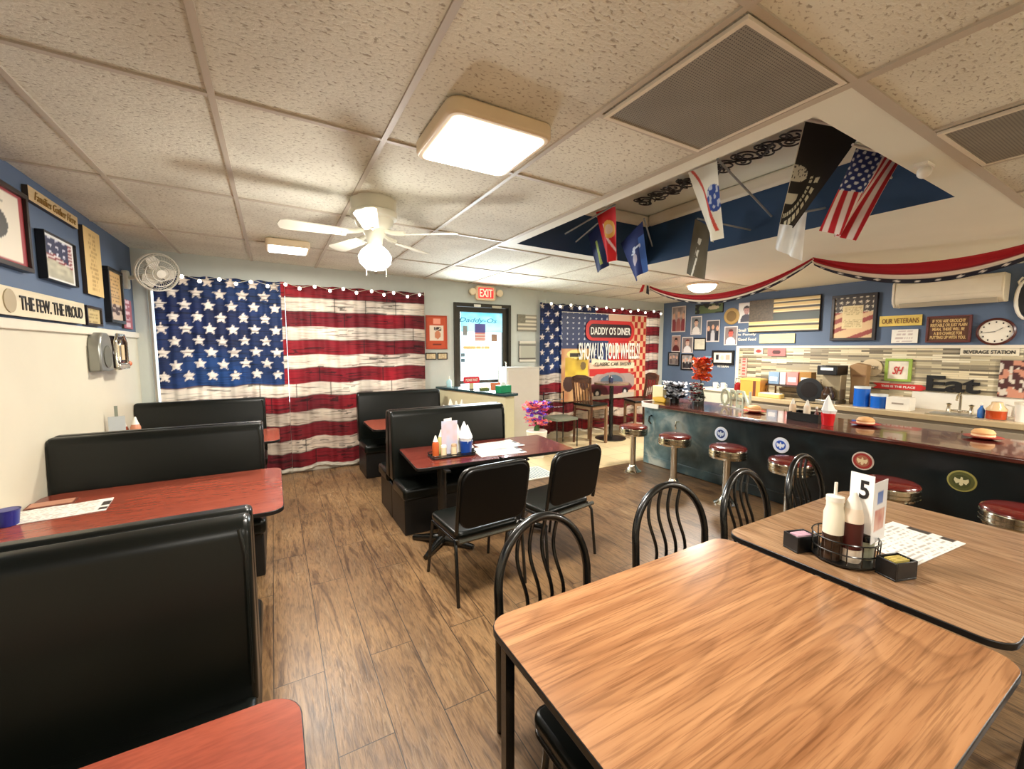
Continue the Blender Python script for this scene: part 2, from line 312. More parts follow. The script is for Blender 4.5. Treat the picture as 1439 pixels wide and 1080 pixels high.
def tube(bm, pts, r, seg=10, closed=False):
    pts = [Vector(p) for p in pts]; n = len(pts); rings = []; up = None
    rs = r if isinstance(r, (list, tuple)) else [r]*n
    for i in range(n):
        if closed: t = pts[(i+1) % n]-pts[i-1]
        else: t = (pts[min(i+1, n-1)]-pts[max(i-1, 0)])
        t.normalize()
        if up is None: up = Vector((0, 0, 1)) if abs(t.z) < .9 else Vector((1, 0, 0))
        a = t.cross(up); a.normalize(); b = a.cross(t); b.normalize(); up = b
        rings.append([bm.verts.new(pts[i]+(a*math.cos(2*PI*k/seg)+b*math.sin(2*PI*k/seg))*rs[i]) for k in range(seg)])
    m = n if closed else n-1
    for i in range(m):
        A, D = rings[i], rings[(i+1) % n]
        for k in range(seg): bm.faces.new((A[k], A[(k+1) % seg], D[(k+1) % seg], D[k]))
    if not closed: bm.faces.new(rings[0][::-1]); bm.faces.new(rings[-1])
    return bm
def ball(bm, c, r, sz=1, u=14, v=9):
    return lathe(bm, [(r*math.sin(PI*i/v), r*sz*-math.cos(PI*i/v)) for i in range(v+1)], c, u)
def painted(name, P, fn, nu, nv, m, parent=None, thick=0, side=(.1, .1, .1), loc=(0, 0, 0), rot=(0, 0, 0)):
    """grid surface P(u,v)->xyz, coloured by fn(u,v)->sRGB"""
    vs, cols, fs = [], [], []
    for j in range(nv+1):
        for i in range(nu+1):
            u, v = i/nu, j/nv; vs.append(P(u, v)); cols.append((*lin(fn(u, v)), 1))
    W = nu+1
    for j in range(nv):
        for i in range(nu): fs.append((j*W+i, j*W+i+1, (j+1)*W+i+1, (j+1)*W+i))
    if thick:
        ring = [i for i in range(W)]+[j*W+nu for j in range(1, nv+1)]+[nv*W+i for i in range(nu-1, -1, -1)]+[j*W for j in range(nv-1, 0, -1)]
        s1 = len(vs)
        for r_ in ring: vs.append(vs[r_]); cols.append((*lin(side), 1))
        s2 = len(vs)
        for r_ in ring: p = vs[r_]; vs.append((p[0], p[1]+thick, p[2])); cols.append((*lin(side), 1))
        n = len(ring)
        for k in range(n): fs.append((s1+(k+1) % n, s1+k, s2+k, s2+(k+1) % n))
        fs.append(tuple(s2+k for k in range(n))[::-1])
    me = bpy.data.meshes.new(name); me.from_pydata(vs, [], fs); me.materials.append(m)
    ca = me.color_attributes.new('pattern', 'FLOAT_COLOR', 'POINT'); ca.data.foreach_set('color', [x for c in cols for x in c])
    if not thick:
        for p in me.polygons: p.use_smooth = True
    o = bpy.data.objects.new(name, me); C.objects.link(o); o.location = loc; o.rotation_euler = rot
    if parent: o.parent = parent
    return o
def text(name, body, m, parent, x0, x1, z0, z1, y=-.02, ext=.003, flat=False, bold=0, rot=None, shear=0, mirror=False):
    cu = bpy.data.curves.new(name, 'FONT'); cu.body = body; cu.align_x = 'CENTER'; cu.extrude = .02; cu.offset = bold; cu.shear = shear; cu.space_line = .95; cu.resolution_u = 3
    t = bpy.data.objects.new(name, cu); C.objects.link(t); bpy.context.view_layer.update()
    me = bpy.data.meshes.new_from_object(t.evaluated_get(bpy.context.evaluated_depsgraph_get())); bpy.data.objects.remove(t)
    xs = [v.co.x for v in me.vertices]; ys = [v.co.y for v in me.vertices]
    ax, bx_, ay, by = min(xs), max(xs), min(ys), max(ys)
    for v in me.vertices:
        a = x0+(v.co.x-ax)/(bx_-ax)*(x1-x0); b = z0+(v.co.y-ay)/(by-ay)*(z1-z0); c = v.co.z/.02*ext
        v.co = (a, b, c+y) if flat else (a, y-c, b)
    me.materials.clear(); me.materials.append(m)
    o = bpy.data.objects.new(name, me); C.objects.link(o)
    if parent: o.parent = parent
    return o
def hsh(a, b):
    x = math.sin(a*127.1+b*311.7)*43758.5453; return x-math.floor(x)
def vn(x, y):
    i, j = math.floor(x), math.floor(y); fx, fy = x-i, y-j; fx = fx*fx*(3-2*fx); fy = fy*fy*(3-2*fy)
    return (hsh(i, j)*(1-fx)+hsh(i+1, j)*fx)*(1-fy)+(hsh(i, j+1)*(1-fx)+hsh(i+1, j+1)*fx)*fy
def mixc(a, b, t): return tuple(a[i]*(1-t)+b[i]*t for i in range(3))
def star(x, y, r):
    d = math.hypot(x, y)
    if d > r: return False
    a = (math.atan2(x, y)+PI/5) % (2*PI/5)-PI/5
    # star edge between outer radius r at a=0 and inner .4r at a=36deg
    ri = r*.42; a = abs(a)
    px, py = r, 0; qx, qy = ri*math.cos(PI/5), ri*math.sin(PI/5)
    x1, y1 = d*math.cos(a), d*math.sin(a)
    return (qx-px)*(y1-py)-(qy-py)*(x1-px) >= 0

# ------------------------------------------------------------------ room shell
bm = B()
box(bm, XL-.1, XR+.1, YB-.1, YF+.1, -.1, 0); struct(obj('floor', bm, _m['floor']))
bm = prism(B(), [(2.62, 4.56), (XR-.001, 4.56), (XR-.001, YF-.001), (2.62, YF-.001)], 0, .004); struct(obj('trim_10', bm, _m['ftile']))  # light tile area
HX0, HX1, HY0, HY1 = 2.28, 4.2, 1.1, 3.9
def ceil_mesh(x_list, y_list, skip, dz=0):
    bm = B(); V = {}
    for x in x_list:
        for y in y_list: V[x, y] = bm.verts.new((x, y, CZ(x)+dz))
    for i in range(len(x_list)-1):
        for j in range(len(y_list)-1):
            if skip and skip(x_list[i], y_list[j]): continue
            bm.faces.new((V[x_list[i], y_list[j]], V[x_list[i], y_list[j+1]], V[x_list[i+1], y_list[j+1]], V[x_list[i+1], y_list[j]]))
    return bm
XS = [XL-.1, 2.14, HX0, HX1, XR+.1]; YS = [YB-.1, .88, HY0, HY1, 4.12, YF+.1]
def noflip(o):
    for p in o.data.polygons: pass
    return o
isplain = lambda x, y: (x >= 2.14 and .88 <= y < 4.12)
hole = lambda x, y: (x == HX0 and HY0 <= y < HY1)
struct(obj('ceiling', ceil_mesh(XS, YS, lambda x, y: isplain(x, y)), _m['tile']))
PLAIN = mat('smooth_ceiling_paint', (.90, .90, .84), .6, noise=.06, nscale=2)
struct(obj('ceiling', ceil_mesh(XS, YS, lambda x, y: (not isplain(x, y)) or hole(x, y)), PLAIN))
# recess above the opening
zt = 3.40
bm = B()
for a, b in (((HX0, HY0), (HX1, HY0)), ((HX1, HY0), (HX1, HY1)), ((HX1, HY1), (HX0, HY1)), ((HX0, HY1), (HX0, HY0))):
    v = [bm.verts.new((a[0], a[1], CZ(a[0]))), bm.verts.new((b[0], b[1], CZ(b[0]))), bm.verts.new((b[0], b[1], zt)), bm.verts.new((a[0], a[1], zt))]; bm.faces.new(v)
struct(obj('wall_recess', bm, WALLBLUE2))
struct(obj('ceiling', bx(HX0, HX1, HY0, HY1, zt, zt+.05), PLAIN))
bm = B()
for x0, x1, y0, y1 in ((HX0, HX1, HY1-.06, HY1), (HX1-.06, HX1, HY0, HY1-.06), (HX0, HX1-.06, HY0, HY0+.06), (HX0, HX0+.06, HY0+.06, HY1-.06)): box(bm, x0+.001, x1-.001, y0+.001, y1-.001, 3.26, zt-.001)
struct(obj('trim_1', bm, TRIM, bevel=.03))
# T-bar grid
bm = B()
def bar_y(x, y0, y1, w=.028): prism(bm, [(x-w/2, y0), (x+w/2, y0), (x+w/2, y1), (x-w/2, y1)], CZ(x)-.010, CZ(x)+.004)
def bar_x(y, x0, x1, w=.028):
    v = [];
    for x in (x0, x1):
        for yy, dz in ((y-w/2, -.010), (y+w/2, -.010), (y+w/2, .004), (y-w/2, .004)): v.append(bm.verts.new((x, yy, CZ(x)+dz)))
    for f in ((0, 3, 2, 1), (4, 5, 6, 7), (0, 1, 5, 4), (1, 2, 6, 5), (2, 3, 7, 6), (3, 0, 4, 7)): bm.faces.new([v[i] for i in f])
for x in (-.93, -.19, .57): bar_y(x, YB, YF)
bar_y(1.385, YB, YF); bar_y(2.13, YB, YF, .045)
for y in (-.63, .88, 2.4, 3.89, 5.33): bar_x(y, XL, 2.13)
bar_x(.12, XL, 1.385); bar_x(1.61, 1.385, 2.13)
bar_x(.88, 2.13, XR, .05); bar_x(4.12, 2.13, XR, .04); bar_x(-.63, 2.13, XR); bar_x(5.33, 2.13, XR)
for x in (2.9, 3.66, 4.42, 5.18, 5.94, 6.7): bar_y(x, YB, .88, .024); bar_y(x, 4.12, YF, .024)
bar_x(.15, 2.9, 3.66)
struct(obj('trim_2', bm, mat('ceiling_grid_metal', (.74, .70, .63), .5)))
# walls
WH = 3.0
bm = bx(XL-.12, XL, YB, YF, 1.925, WH); struct(obj('wall_left', bm, WALLBLUE))
struct(obj('wall_left', bx(XL-.12, XL+.006, YB, YF, 0, 1.925), WALLCREAM))
bm = bx(XL+.006, XL+.03, YB, YF-.002, 1.865, 1.93); struct(obj('trim_3', bm, TRIM, bevel=.006))
bm = B()
DX0, DX1, DZ1 = 2.62, 3.70, 2.50
WINS = [(-1.27, 2.02, .95, 2.50), (4.35, 7.35, .95, 2.45)]
for xa, xb, win in ((XL-.12, DX0, WINS[0]), (DX1, XR+.12, WINS[1])):
    box(bm, xa, win[0], YF, YF+.12, 0, WH); box(bm, win[1], xb, YF, YF+.12, 0, WH); box(bm, win[0], win[1], YF, YF+.12, 0, win[2]); box(bm, win[0], win[1], YF, YF+.12, win[3], WH)
box(bm, DX0, DX1, YF, YF+.12, DZ1, WH)
struct(obj('wall_far', bm, WALLGREY))
struct(obj('wall_bar', bx(XR, XR+.12, YB, YF, 0, WH), WALLBLUE))
struct(obj('wall_back', bx(XL-.12, XR+.12, YB-.12, YB, 0, WH), WALLCREAM))
bm = bx(XR-.015, XR, YB, 4.74, .90, 1.745); struct(obj('wall_backsplash', bm, _m['mosaic']))
bm = bx(XR-.028, XR, YB, 4.80, 1.745, 1.785); box(bm, XR-.028, XR, 4.74, 4.80, .90, 1.745); struct(obj('trim_4', bm, TRIM))
bm = bx(XR-.018, XR-.015, YB, 2.25, .93, 1.16); struct(obj('trim_5', bm, WHITE))
bm = bx(XL, DX0-.1, YF-.015, YF, 0, .10); box(bm, DX1+.1, XR, YF-.015, YF, 0, .10); struct(obj('baseboard_far', bm, TRIM))

for i, win in enumerate(WINS):
    bm = B(); xm = (win[0]+win[1])/2
    for a in ((win[0], win[1], win[2], win[2]+.04), (win[0], win[1], win[3]-.04, win[3]), (win[0], win[0]+.025, win[2]+.04, win[3]-.04), (win[1]-.04, win[1], win[2]+.04, win[3]-.04), (xm-.02, xm+.02, win[2]+.04, win[3]-.04)): box(bm, a[0], a[1], YF+.03, YF+.09, a[2], a[3])
    wf = struct(obj('window_%d' % (i+1), bm, TRIM))
    obj('glass', bx(win[0]+.02, win[1]-.02, YF+.055, YF+.06, win[2]+.02, win[3]-.02), _m['glass'], wf)
# ------------------------------------------------------------------ curtains with a weathered flag print
RED, RED2, CRM, NAVY = (.60, .08, .13), (.36, .05, .10), (.88, .82, .74), (.09, .14, .29)
def flagcol(x, z, x0, xc, z0, z1, ss=.24, sx0=0, rstar=.078):
    """x,z metres on the wall; canton from x0 to xc; 13 stripes between z1 (top) and z0"""
    st = (z1-z0)/13; k = (z1-z)/st
    zc = z1-7*st
    fade = .85+.3*vn(x*5, z*5)
    if x < xc and z > zc:
        rs = (z1-zc)/9.35; j = (z1-z)/rs-.45; jj = round(j)
        if 0 <= jj <= 8:
            off = .5 if jj % 2 else 0
            i = (x-x0-sx0)/ss-off; ii = round(i)
            if star((i-ii)*ss, -(j-jj)*rs, rstar) : return tuple(min(1, c*(.9+.12*fade)) for c in (.88, .82, .76))
        b = mixc(NAVY, (.10, .28, .50), max(0, min(1, vn(x*1.5+3, z*2)*1.6-.5)))
        return tuple(min(1, c*fade) for c in b)
    if k >= 13: return (.90, .87, .80)
    i = int(k)
    if i % 2 == 0: c = mixc(RED, RED2, vn(x*2+i, i*7)*.9)
    else:
        c = mixc(CRM, (.75, .66, .60), vn(x*3+i, z*14)*.7)
        if (k-i) > .93 or (k-i) < .04: c = (.35, .25, .24)
    if hsh(int(x*2.3+i*.7), i) > .6 and abs((x*2.3+i*.7) % 1-.5) < .012: c = tuple(q*.5 for q in c)
    cr = vn(x*1.7+i*3, z*42); 
    if abs(cr-.5) < .035 and vn(x*2+9, z*7) > .45: c = tuple(q*.55 for q in c)
    return tuple(min(1, q*fade) for q in c)
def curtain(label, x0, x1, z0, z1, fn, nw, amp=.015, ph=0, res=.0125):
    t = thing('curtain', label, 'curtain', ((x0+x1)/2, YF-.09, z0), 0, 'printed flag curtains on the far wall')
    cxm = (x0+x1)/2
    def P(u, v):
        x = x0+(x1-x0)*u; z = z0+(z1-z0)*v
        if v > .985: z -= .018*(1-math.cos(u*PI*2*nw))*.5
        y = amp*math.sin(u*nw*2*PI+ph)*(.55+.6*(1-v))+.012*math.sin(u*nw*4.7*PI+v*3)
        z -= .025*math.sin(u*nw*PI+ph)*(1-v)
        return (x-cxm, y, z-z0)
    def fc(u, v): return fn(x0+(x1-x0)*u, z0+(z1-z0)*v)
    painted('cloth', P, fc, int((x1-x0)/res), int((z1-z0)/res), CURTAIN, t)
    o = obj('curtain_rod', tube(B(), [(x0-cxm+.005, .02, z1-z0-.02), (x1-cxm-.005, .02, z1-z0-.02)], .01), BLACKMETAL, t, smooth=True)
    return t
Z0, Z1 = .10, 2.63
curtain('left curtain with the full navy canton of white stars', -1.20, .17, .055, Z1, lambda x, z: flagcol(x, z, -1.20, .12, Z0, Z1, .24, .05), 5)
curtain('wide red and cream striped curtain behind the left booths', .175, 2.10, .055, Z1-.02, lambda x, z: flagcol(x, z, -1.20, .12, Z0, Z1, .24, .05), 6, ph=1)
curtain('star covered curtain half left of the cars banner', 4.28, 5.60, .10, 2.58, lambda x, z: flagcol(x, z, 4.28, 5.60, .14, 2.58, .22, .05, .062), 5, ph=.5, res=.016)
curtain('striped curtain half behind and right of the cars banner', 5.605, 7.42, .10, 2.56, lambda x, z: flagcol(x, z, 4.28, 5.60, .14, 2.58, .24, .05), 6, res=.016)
def string_lights(label, x0, z0_, x1, z1_, n, y):
    t = thing('string_light', label, 'string light', (x0, y, z0_))
    pts = []
    for i in range(n*4+1):
        u = i/(n*4); pts.append((u*(x1-x0), 0, u*(z1_-z0_)+.02*math.sin(u*n*PI)))
    for q_ in (0, x1-x0): obj('hook', tube(B(), [(q_, 0, (z1_-z0_)*(q_ > 0)), (q_, 0, (z1_-z0_)*(q_ > 0)+.06), (q_, YF-y-.002, (z1_-z0_)*(q_ > 0)+.07)], .004, 5), WHITE, t)
    obj('cord', tube(B(), pts, .003, 5), mat('cord_white', (.8, .78, .7), .5), t)
    for i in range(n):
        u = (i+.5+.25*(hsh(i, 3)-.5))/n; obj('bulb', ball(B(), (u*(x1-x0), -.012, u*(z1_-z0_)-.02+.02*math.sin(u*n*PI)), .021, 1.1, 10, 6), BULB, t, smooth=True)
string_lights('string of white bulbs along the top of the left flag curtains', -1.0, 2.60, 2.08, 2.56, 17, YF-.16)
string_lights('string of white bulbs along the top of the right flag curtains', 4.32, 2.55, 7.40, 2.52, 14, YF-.20)

# banner with two cars
bx0, bx1, bz0, bz1 = 4.72, 6.95, .72, 2.42
def bannercol(u, v):
    x = u*(bx1-bx0); z = v*(bz1-bz0)
    def el(cx, cy, rx, ry): return ((u-cx)/rx)**2+((v-cy)/ry)**2 < 1
    # cars
    if .30 < u < .86 and v < .34:
        if v < .04 or (v < .06 and u > .7): return (.72, .68, .62)
        if el(.40, .07, .045, .055) or el(.74, .07, .04, .055): return (.10, .08, .09) if not (el(.40, .07, .02, .026) or el(.74, .07, .018, .026)) else (.8, .78, .75)
        if el(.57, .215, .17, .10) and v > .19: return (.30, .36, .42) if (el(.57, .20, .14, .085) and abs(u-.55) > .012) else (.56, .50, .48)
        if el(.56, .13, .27, .085): return mixc((.34, .09, .15), (.62, .34, .40), max(0, min(1, (v-.12)*14)))
        if v < .30 and el(.60, .2, .28, .14): return (.62, .55, .52)
    if u < .31 and v < .60:
        if el(.16, .535, .10, .05): return (.90, .82, .50) if not (abs(u-.16) < .07 and .50 < v < .545) else (.16, .14, .10)
        if .04 < u < .29 and .28 < v < .50: return mixc((.86, .74, .24), (.66, .54, .16), vn(u*22, v*16)) if not el(.24, .40, .03, .05) else (.42, .34, .18)
        if el(.08, .20, .06, .09) or el(.25, .20, .05, .08): return (.25, .15, .12)
        return mixc((.66, .42, .28), (.80, .66, .46), vn(u*18, v*14))
    # ribbon
    if .33 < u < .86 and .385+.03*math.sin(u*6) < v < .455+.03*math.sin(u*6): return (.86, .80, .68)
    if u > .86 or (u > .78 and v > .3):
        return (.66, .15, .12) if (int(u*26)+int(v*13)) % 2 else (.82, .66, .50)
    if u < .52 and v > .43:
        i = u*16; j = v*17
        if star((i-round(i))/16*2.3, (j-round(j))/17*1.75, .028) : return (.72, .74, .78)
        return (.12, .18, .34)
    return (.70, .15, .14) if int(v*11) % 2 else (.82, .68, .58)
t = thing('vinyl_banner', 'large patriotic diner banner with vintage cars hung over the right curtains', 'banner', ((bx0+bx1)/2, YF-.15, bz0))
hw = (bx1-bx0)/2; hh = bz1-bz0
painted('printed_sheet', lambda u, v: ((u-.5)*2*hw, .012*math.sin(u*9)*math.sin(v*3), v*hh), bannercol, 180, 140, PRINT, t)
wt = mat('banner_white_print', (.90, .90, .86), .5); rp = mat('banner_red_print', (.72, .16, .15), .5); dk = mat('banner_dark_print', (.16, .08, .10), .5)
o = obj('sign_border', prism(B(), rr(-.55, .74, 1.17, 1.57, .16), -.020, -.016, 'y'), rp, t)
o = obj('sign_field', prism(B(), rr(-.47, .66, 1.23, 1.50, .10), -.024, -.021, 'y'), dk, t)
text('lettering', "DADDY O'S DINER", wt, t, -.43, .62, 1.29, 1.44, -.028, bold=.01)
text('lettering', 'SHOW US YOUR WHEELS!', wt, t, -.72, .90, .80, 1.13, -.026, bold=.012)
text('lettering', 'CLASSIC CAR SHOW', mat('banner_grey_print', (.35, .33, .30), .5), t, -.32, .68, .67, .74, -.026, bold=.01)
for x in (-hw+.02, hw-.02, 0): pass
obj('hem_cord', tube(B(), [(-hw, -.004, hh), (hw, -.004, hh)], .006, 6), WHITE, t)

# ------------------------------------------------------------------ wall pictures
SIDE = {'L': (PI/2, lambda u, z, d: (XL+d, u, z)), 'F': (0, lambda u, z, d: (u, YF-d, z)), 'R': (-PI/2, lambda u, z, d: (XR-d, -u, z))}
def wallthing(name, label, cat, side, u, z, d=0, group=None):
    r, f = SIDE[side]; return thing(name, label, cat, f(u, z, d), r, group)
def picture(name, label, cat, side, u0, u1, z0, z1, fn, frame=None, fw=.02, depth=.02, px=.012, group=None, edge=(.2, .15, .1), pmat=None, off=.002, rough=None):
    t = wallthing(name, label, cat, side, (u0+u1)/2, z0, off, group)
    w_ = (u1-u0)/2; h_ = z1-z0
    if frame:
        bm = B()
        for a in ((-w_, w_, 0, fw), (-w_, w_, h_-fw, h_), (-w_, -w_+fw, fw, h_-fw), (w_-fw, w_, fw, h_-fw)): box(bm, a[0], a[1], -depth, 0, a[2], a[3])
        obj('frame', bm, frame, t, bevel=.003)
        f = fw
        painted('print', lambda u, v: (-w_+f+(2*w_-2*f)*u, -depth*.6, f+(h_-2*f)*v), fn, max(8, int((2*w_-2*f)/px)), max(8, int((h_-2*f)/px)), pmat or PRINT, t, thick=depth*.5, side=edge)
    else:
        painted('board', lambda u, v: (-w_+2*w_*u, -depth, h_*v), fn, max(8, int(2*w_/px)), max(8, int(h_/px)), pmat or PRINT, t, thick=depth, side=edge)
    return t, w_, h_
def doc(bg, ink, rows=10, m=.12, title=None):
    def f(u, v):
        if m < u < 1-m and .08 < v < .92:
            k = v*rows; 
            if .3 < k % 1 < .7 and hsh(int(u*26), int(k)) > .3 and abs(u-.5) < .5-m-.12*hsh(int(k), 5): return mixc(bg, ink, .75)
        return bg
    return f
def flat(c): return lambda u, v: tuple(min(1, q*(.94+.1*vn(u*6, v*6))) for q in c)
def person_photo(bg, skin, shirt, hair=(.15, .1, .08), bg2=None, cx=.5):
    def f(u, v):
        def el(x, y, rx, ry): return ((u-x)/rx)**2+((v-y)/ry)**2 < 1
        if u < .05 or u > .95 or v < .04 or v > .96: return (.85, .82, .8)
        if el(cx, .62, .17, .19):
            if v > .72: return hair
            if abs(v-.64) < .02 and (abs(u-cx-.06) < .03 or abs(u-cx+.06) < .03): return tuple(q*.4 for q in skin)
            if abs(v-.52) < .012 and abs(u-cx) < .06: return tuple(q*.5 for q in skin)
            return skin
        if el(cx, .68, .19, .18): return hair
        if el(cx, .12, .36, .32): return shirt
        return mixc(bg, bg2 or bg, v)
    return f
def group_photo(bg, cols):
    def f(u, v):
        if u < .05 or u > .95 or v < .04 or v > .96: return (.82, .78, .76)
        k = int(u*3); cu = (u*3) % 1
        if ((cu-.5)/.28)**2+((v-.62-.06*(k % 2))/.12)**2 < 1: return (.80, .62, .52)
        if ((cu-.5)/.5)**2+((v-.2)/.34)**2 < 1: return cols[k % len(cols)]
        return mixc(bg, (.3, .3, .32), vn(u*8, v*8)*.6)
    return f
INK = mat('dark_ink', (.10, .09, .08), .5); GOLDINK = mat('gold_ink', (.55, .42, .18), .5)
# left wall
def eagle(u, v):
    if u > .93 or v < .05 or v > .95: return (.62, .22, .24)
    if ((u-.42)/.32)**2+((v-.5)/.26)**2 < 1: return (.28, .27, .25) if ((u-.42)/.2)**2+((v-.52)/.17)**2 > 1 else (.80, .76, .66)
    if .78 < v < .88 and .1 < u < .7 and hsh(int(u*30), int(v*40)) > .5: return (.6, .58, .52)
    return (.90, .86, .78)
picture('framed_print', 'tall cream print with dark oval portrait in red edged frame, left wall', 'picture', 'L', 3.2, 4.03, 2.24, 2.74, eagle, DARKFRAME, .03, .05)
t, w_, h_ = picture('wooden_sign', 'slim tan wooden sign with gold script hung high on left wall', 'sign', 'L', 4.10, 4.92, 2.735, 2.83, flat((.80, .70, .52)), depth=.03)
text('lettering', 'Families Gather Here', GOLDINK, t, -w_+.08, w_-.05, .02, .078, -.032, shear=.3)
def flagpic(u, v):
    if u < .05 or u > .95 or v < .05 or v > .95: return (.93, .92, .90)
    if v > .52+.08*math.sin(u*5) and u < .80:
        i, j = u*4.5, v*6.5; return (.85, .85, .9) if star((i-round(i))*.6, (j-round(j))*.6, .17) else (.17, .19, .32)
    if v > .44-.1*(u-.5): return (.52, .16, .2) if int(v*30+u*4) % 2 else (.85, .8, .78)
    return mixc((.80, .78, .68), (.62, .60, .52), vn(u*9, v*14))
picture('framed_print', 'white edged framed flag print with pale text below, left wall', 'picture', 'L', 4.22, 4.77, 2.235, 2.575, flagpic, BLACKFRAME, .008, .05)
picture('wooden_plaque', 'tall narrow yellow parchment plaque on left wall', 'plaque', 'L', 5.02, 5.42, 2.22, 2.80, doc((.86, .74, .50), (.66, .52, .30), 16, .25), depth=.03)
t, w_, h_ = picture('wooden_sign', 'long cream military sign with round emblem resting on the rail', 'sign', 'L', 3.25, 4.83, 1.945, 2.115, flat((.84, .79, .67)), depth=.05, edge=(.25, .16, .1))
text('lettering', 'THE FEW. THE PROUD', INK, t, -.25, w_-.06, .04, .13, -.052, bold=.008)
obj('emblem', prism(B(), circ(-.37, .085, .07), -.056, -.05, 'y'), mat('emblem_tan', (.66, .60, .48), .5), t)
picture('wooden_plaque', 'small tan text plaque beside the long military sign', 'plaque', 'L', 4.93, 5.30, 1.945, 2.115, doc((.76, .68, .48), (.45, .38, .2), 6, .1), DARKFRAME, .02, .04)
def bootpic(u, v):
    if v < .33: return mixc((.3, .2, .18), (.78, .70, .62), 1 if vn(u*7, v*20) > .5 else 0)
    return doc((.82, .68, .46), (.4, .28, .18), 14, .1)(u, v)
picture('framed_print', 'dark framed arched parchment picture near the wall fan', 'picture', 'L', 5.52, 5.98, 2.0, 2.54, bootpic, BLACKFRAME, .03, .05)
picture('banner_sign', 'narrow red vertical sign at the corner of the left wall', 'sign', 'L', 6.02, 6.34, 1.96, 2.28, lambda u, v: (.85, .7, .72) if (abs(u-.5) < .25 and (v*5) % 1 > .35 and hsh(int(u*12), int(v*15)) > .3) else (.60, .16, .22), depth=.02)
# far wall
def redposter(u, v):
    if .12 < u < .88 and .22 < v < .72:
        if ((u-.55)/.16)**2+((v-.42)/.13)**2 < 1: return (.80, .50, .35)
        if .35 < u < .75 and .55 < v < .66 and hsh(int(u*14), int(v*40)) > .3: return (.2, .1, .1)
        return (.90, .84, .76)
    if .32 < u < .7 and .78 < v < .93: return (.92, .62, .52)
    if .3 < u < .75 and .09 < v < .14: return (.4, .12, .08)
    return (.76, .30, .16)
picture('poster', 'orange red framed poster left of the exit door', 'poster', 'F', 2.14, 2.50, 1.73, 2.27, redposter, mat('orange_red_frame', (.70, .26, .14), .4), .02, .02)
for i, (a, b, lb) in enumerate(((2.13, 2.31, 'left one of two small cream plaques under the orange poster'), (2.33, 2.50, 'right one of two small cream plaques under the orange poster'))):
    picture('small_plaque', lb, 'plaque', 'F', a, b, 1.56, 1.67, doc((.85, .78, .62), (.6, .5, .35), 4), DARKFRAME, .014, .02, group='small plaques under the poster')
def tinflag(u, v):
    if u < .42 and v > .45: return mixc((.42, .40, .33), (.52, .50, .42), vn(u*30, v*20))
    return (.80, .77, .68) if int(v*9) % 2 else (.50, .48, .42)
picture('tin_flag', 'muted grey flag plaque right of the exit door', 'plaque', 'F', 3.84, 4.24, 2.05, 2.35, tinflag, depth=.02)
picture('hanging_sign', 'grey metal sign with white scroll lines below the muted flag', 'sign', 'F', 3.87, 4.22, 1.50, 1.87, lambda u, v: (.35, .33, .3) if (.78 < v < .86 or .12 < v < .2) else ((.86, .84, .78) if v > .9 or v < .1 or u < .06 else (.66, .66, .60)), depth=.03)

# ------------------------------------------------------------------ exit door
fr = mat('dark_aluminium', (.22, .21, .18), .35, metal=.6)
bm = B()
for a in ((DX0, DX0+.05, 0, DZ1), (DX1-.05, DX1, 0, DZ1), (DX0+.05, DX1-.05, DZ1-.06, DZ1)): box(bm, a[0], a[1], YF-.03, YF+.10, a[2], a[3])
d = struct(obj('door_1', bm, fr, bevel=.004)); d.name = 'door_1'
bm = B()
l0, l1, lz = DX0+.055, DX1-.055, DZ1-.065
for a in ((l0, l0+.07, .01, lz), (l1-.09, l1, .01, lz), (l0+.07, l1-.09, lz-.08, lz), (l0+.07, l1-.09, .01, .25), (l0+.07, l1-.09, 1.14, 1.19)): box(bm, a[0], a[1], YF+.02, YF+.065, a[2], a[3])
obj('door_leaf', bm, fr, d)
obj('glass', bx(l0+.07, l1-.09, YF+.04, YF+.048, .25, lz-.08), _m['glass'], d)
bm = tube(B(), [(l1-.06, YF+.02, 1.0), (l1-.06, YF-.05, 1.0), (l1-.06, YF-.05, 1.5), (l1-.06, YF+.02, 1.5)], .012); obj('door_handle', bm, CHROME, d, smooth=True)
bm = bx(2.98, 3.10, YF-.045, YF-.02, DZ1-.06, DZ1-.02); obj('door_closer', bm, WHITE, d); obj('door_closer_arm', bx(3.32, 3.50, YF-.045, YF-.02, DZ1-.07, DZ1-.03), STEEL, d)
# stickers on the glass
def sticker(lb, x0, x1, z0, z1, fn, px=.012):
    return tag(painted('window_sticker', lambda u, v: (x0+(x1-x0)*u, YF+.030, z0+(z1-z0)*v), fn, max(6, int((x1-x0)/px)), max(6, int((z1-z0)/px)), PRINT, None, thick=.008, side=(.8, .8, .8)), lb, 'sticker')
def flagst(u, v):
    if u < .45 and v > .5: return (.30, .30, .60)
    return (.85, .55, .55) if int(v*9) % 2 else (.9, .88, .88)
def paintst(u, v):
    return (.35, .34, .62) if v > .5 else ((.86, .55, .52) if int(v*12) % 2 else (.92, .86, .84))
sticker('blue over red striped flag sticker in the middle of the door glass', 3.02, 3.22, 1.86, 2.16, paintst)
sticker('small brown square sticker on the right of the door glass', 3.34, 3.45, 1.86, 1.99, flat((.62, .50, .42)))
sticker('small grey rectangular sticker on the left of the door glass', 2.80, 2.88, 1.96, 2.12, flat((.58, .60, .60)))
sticker('pale yellow strip sticker low on the door glass', 2.80, 3.30, 1.73, 1.78, lambda u, v: (.95, .82, .55) if hsh(int(u*22), 2) > .35 else (.95, .92, .85))
sticker('upper blue grey sticker at the lower left of the door glass', 2.76, 2.83, 1.60, 1.66, flat((.45, .55, .60)))
sticker('lower blue grey sticker at the lower left of the door glass', 2.76, 2.83, 1.51, 1.57, flat((.38, .50, .56)))
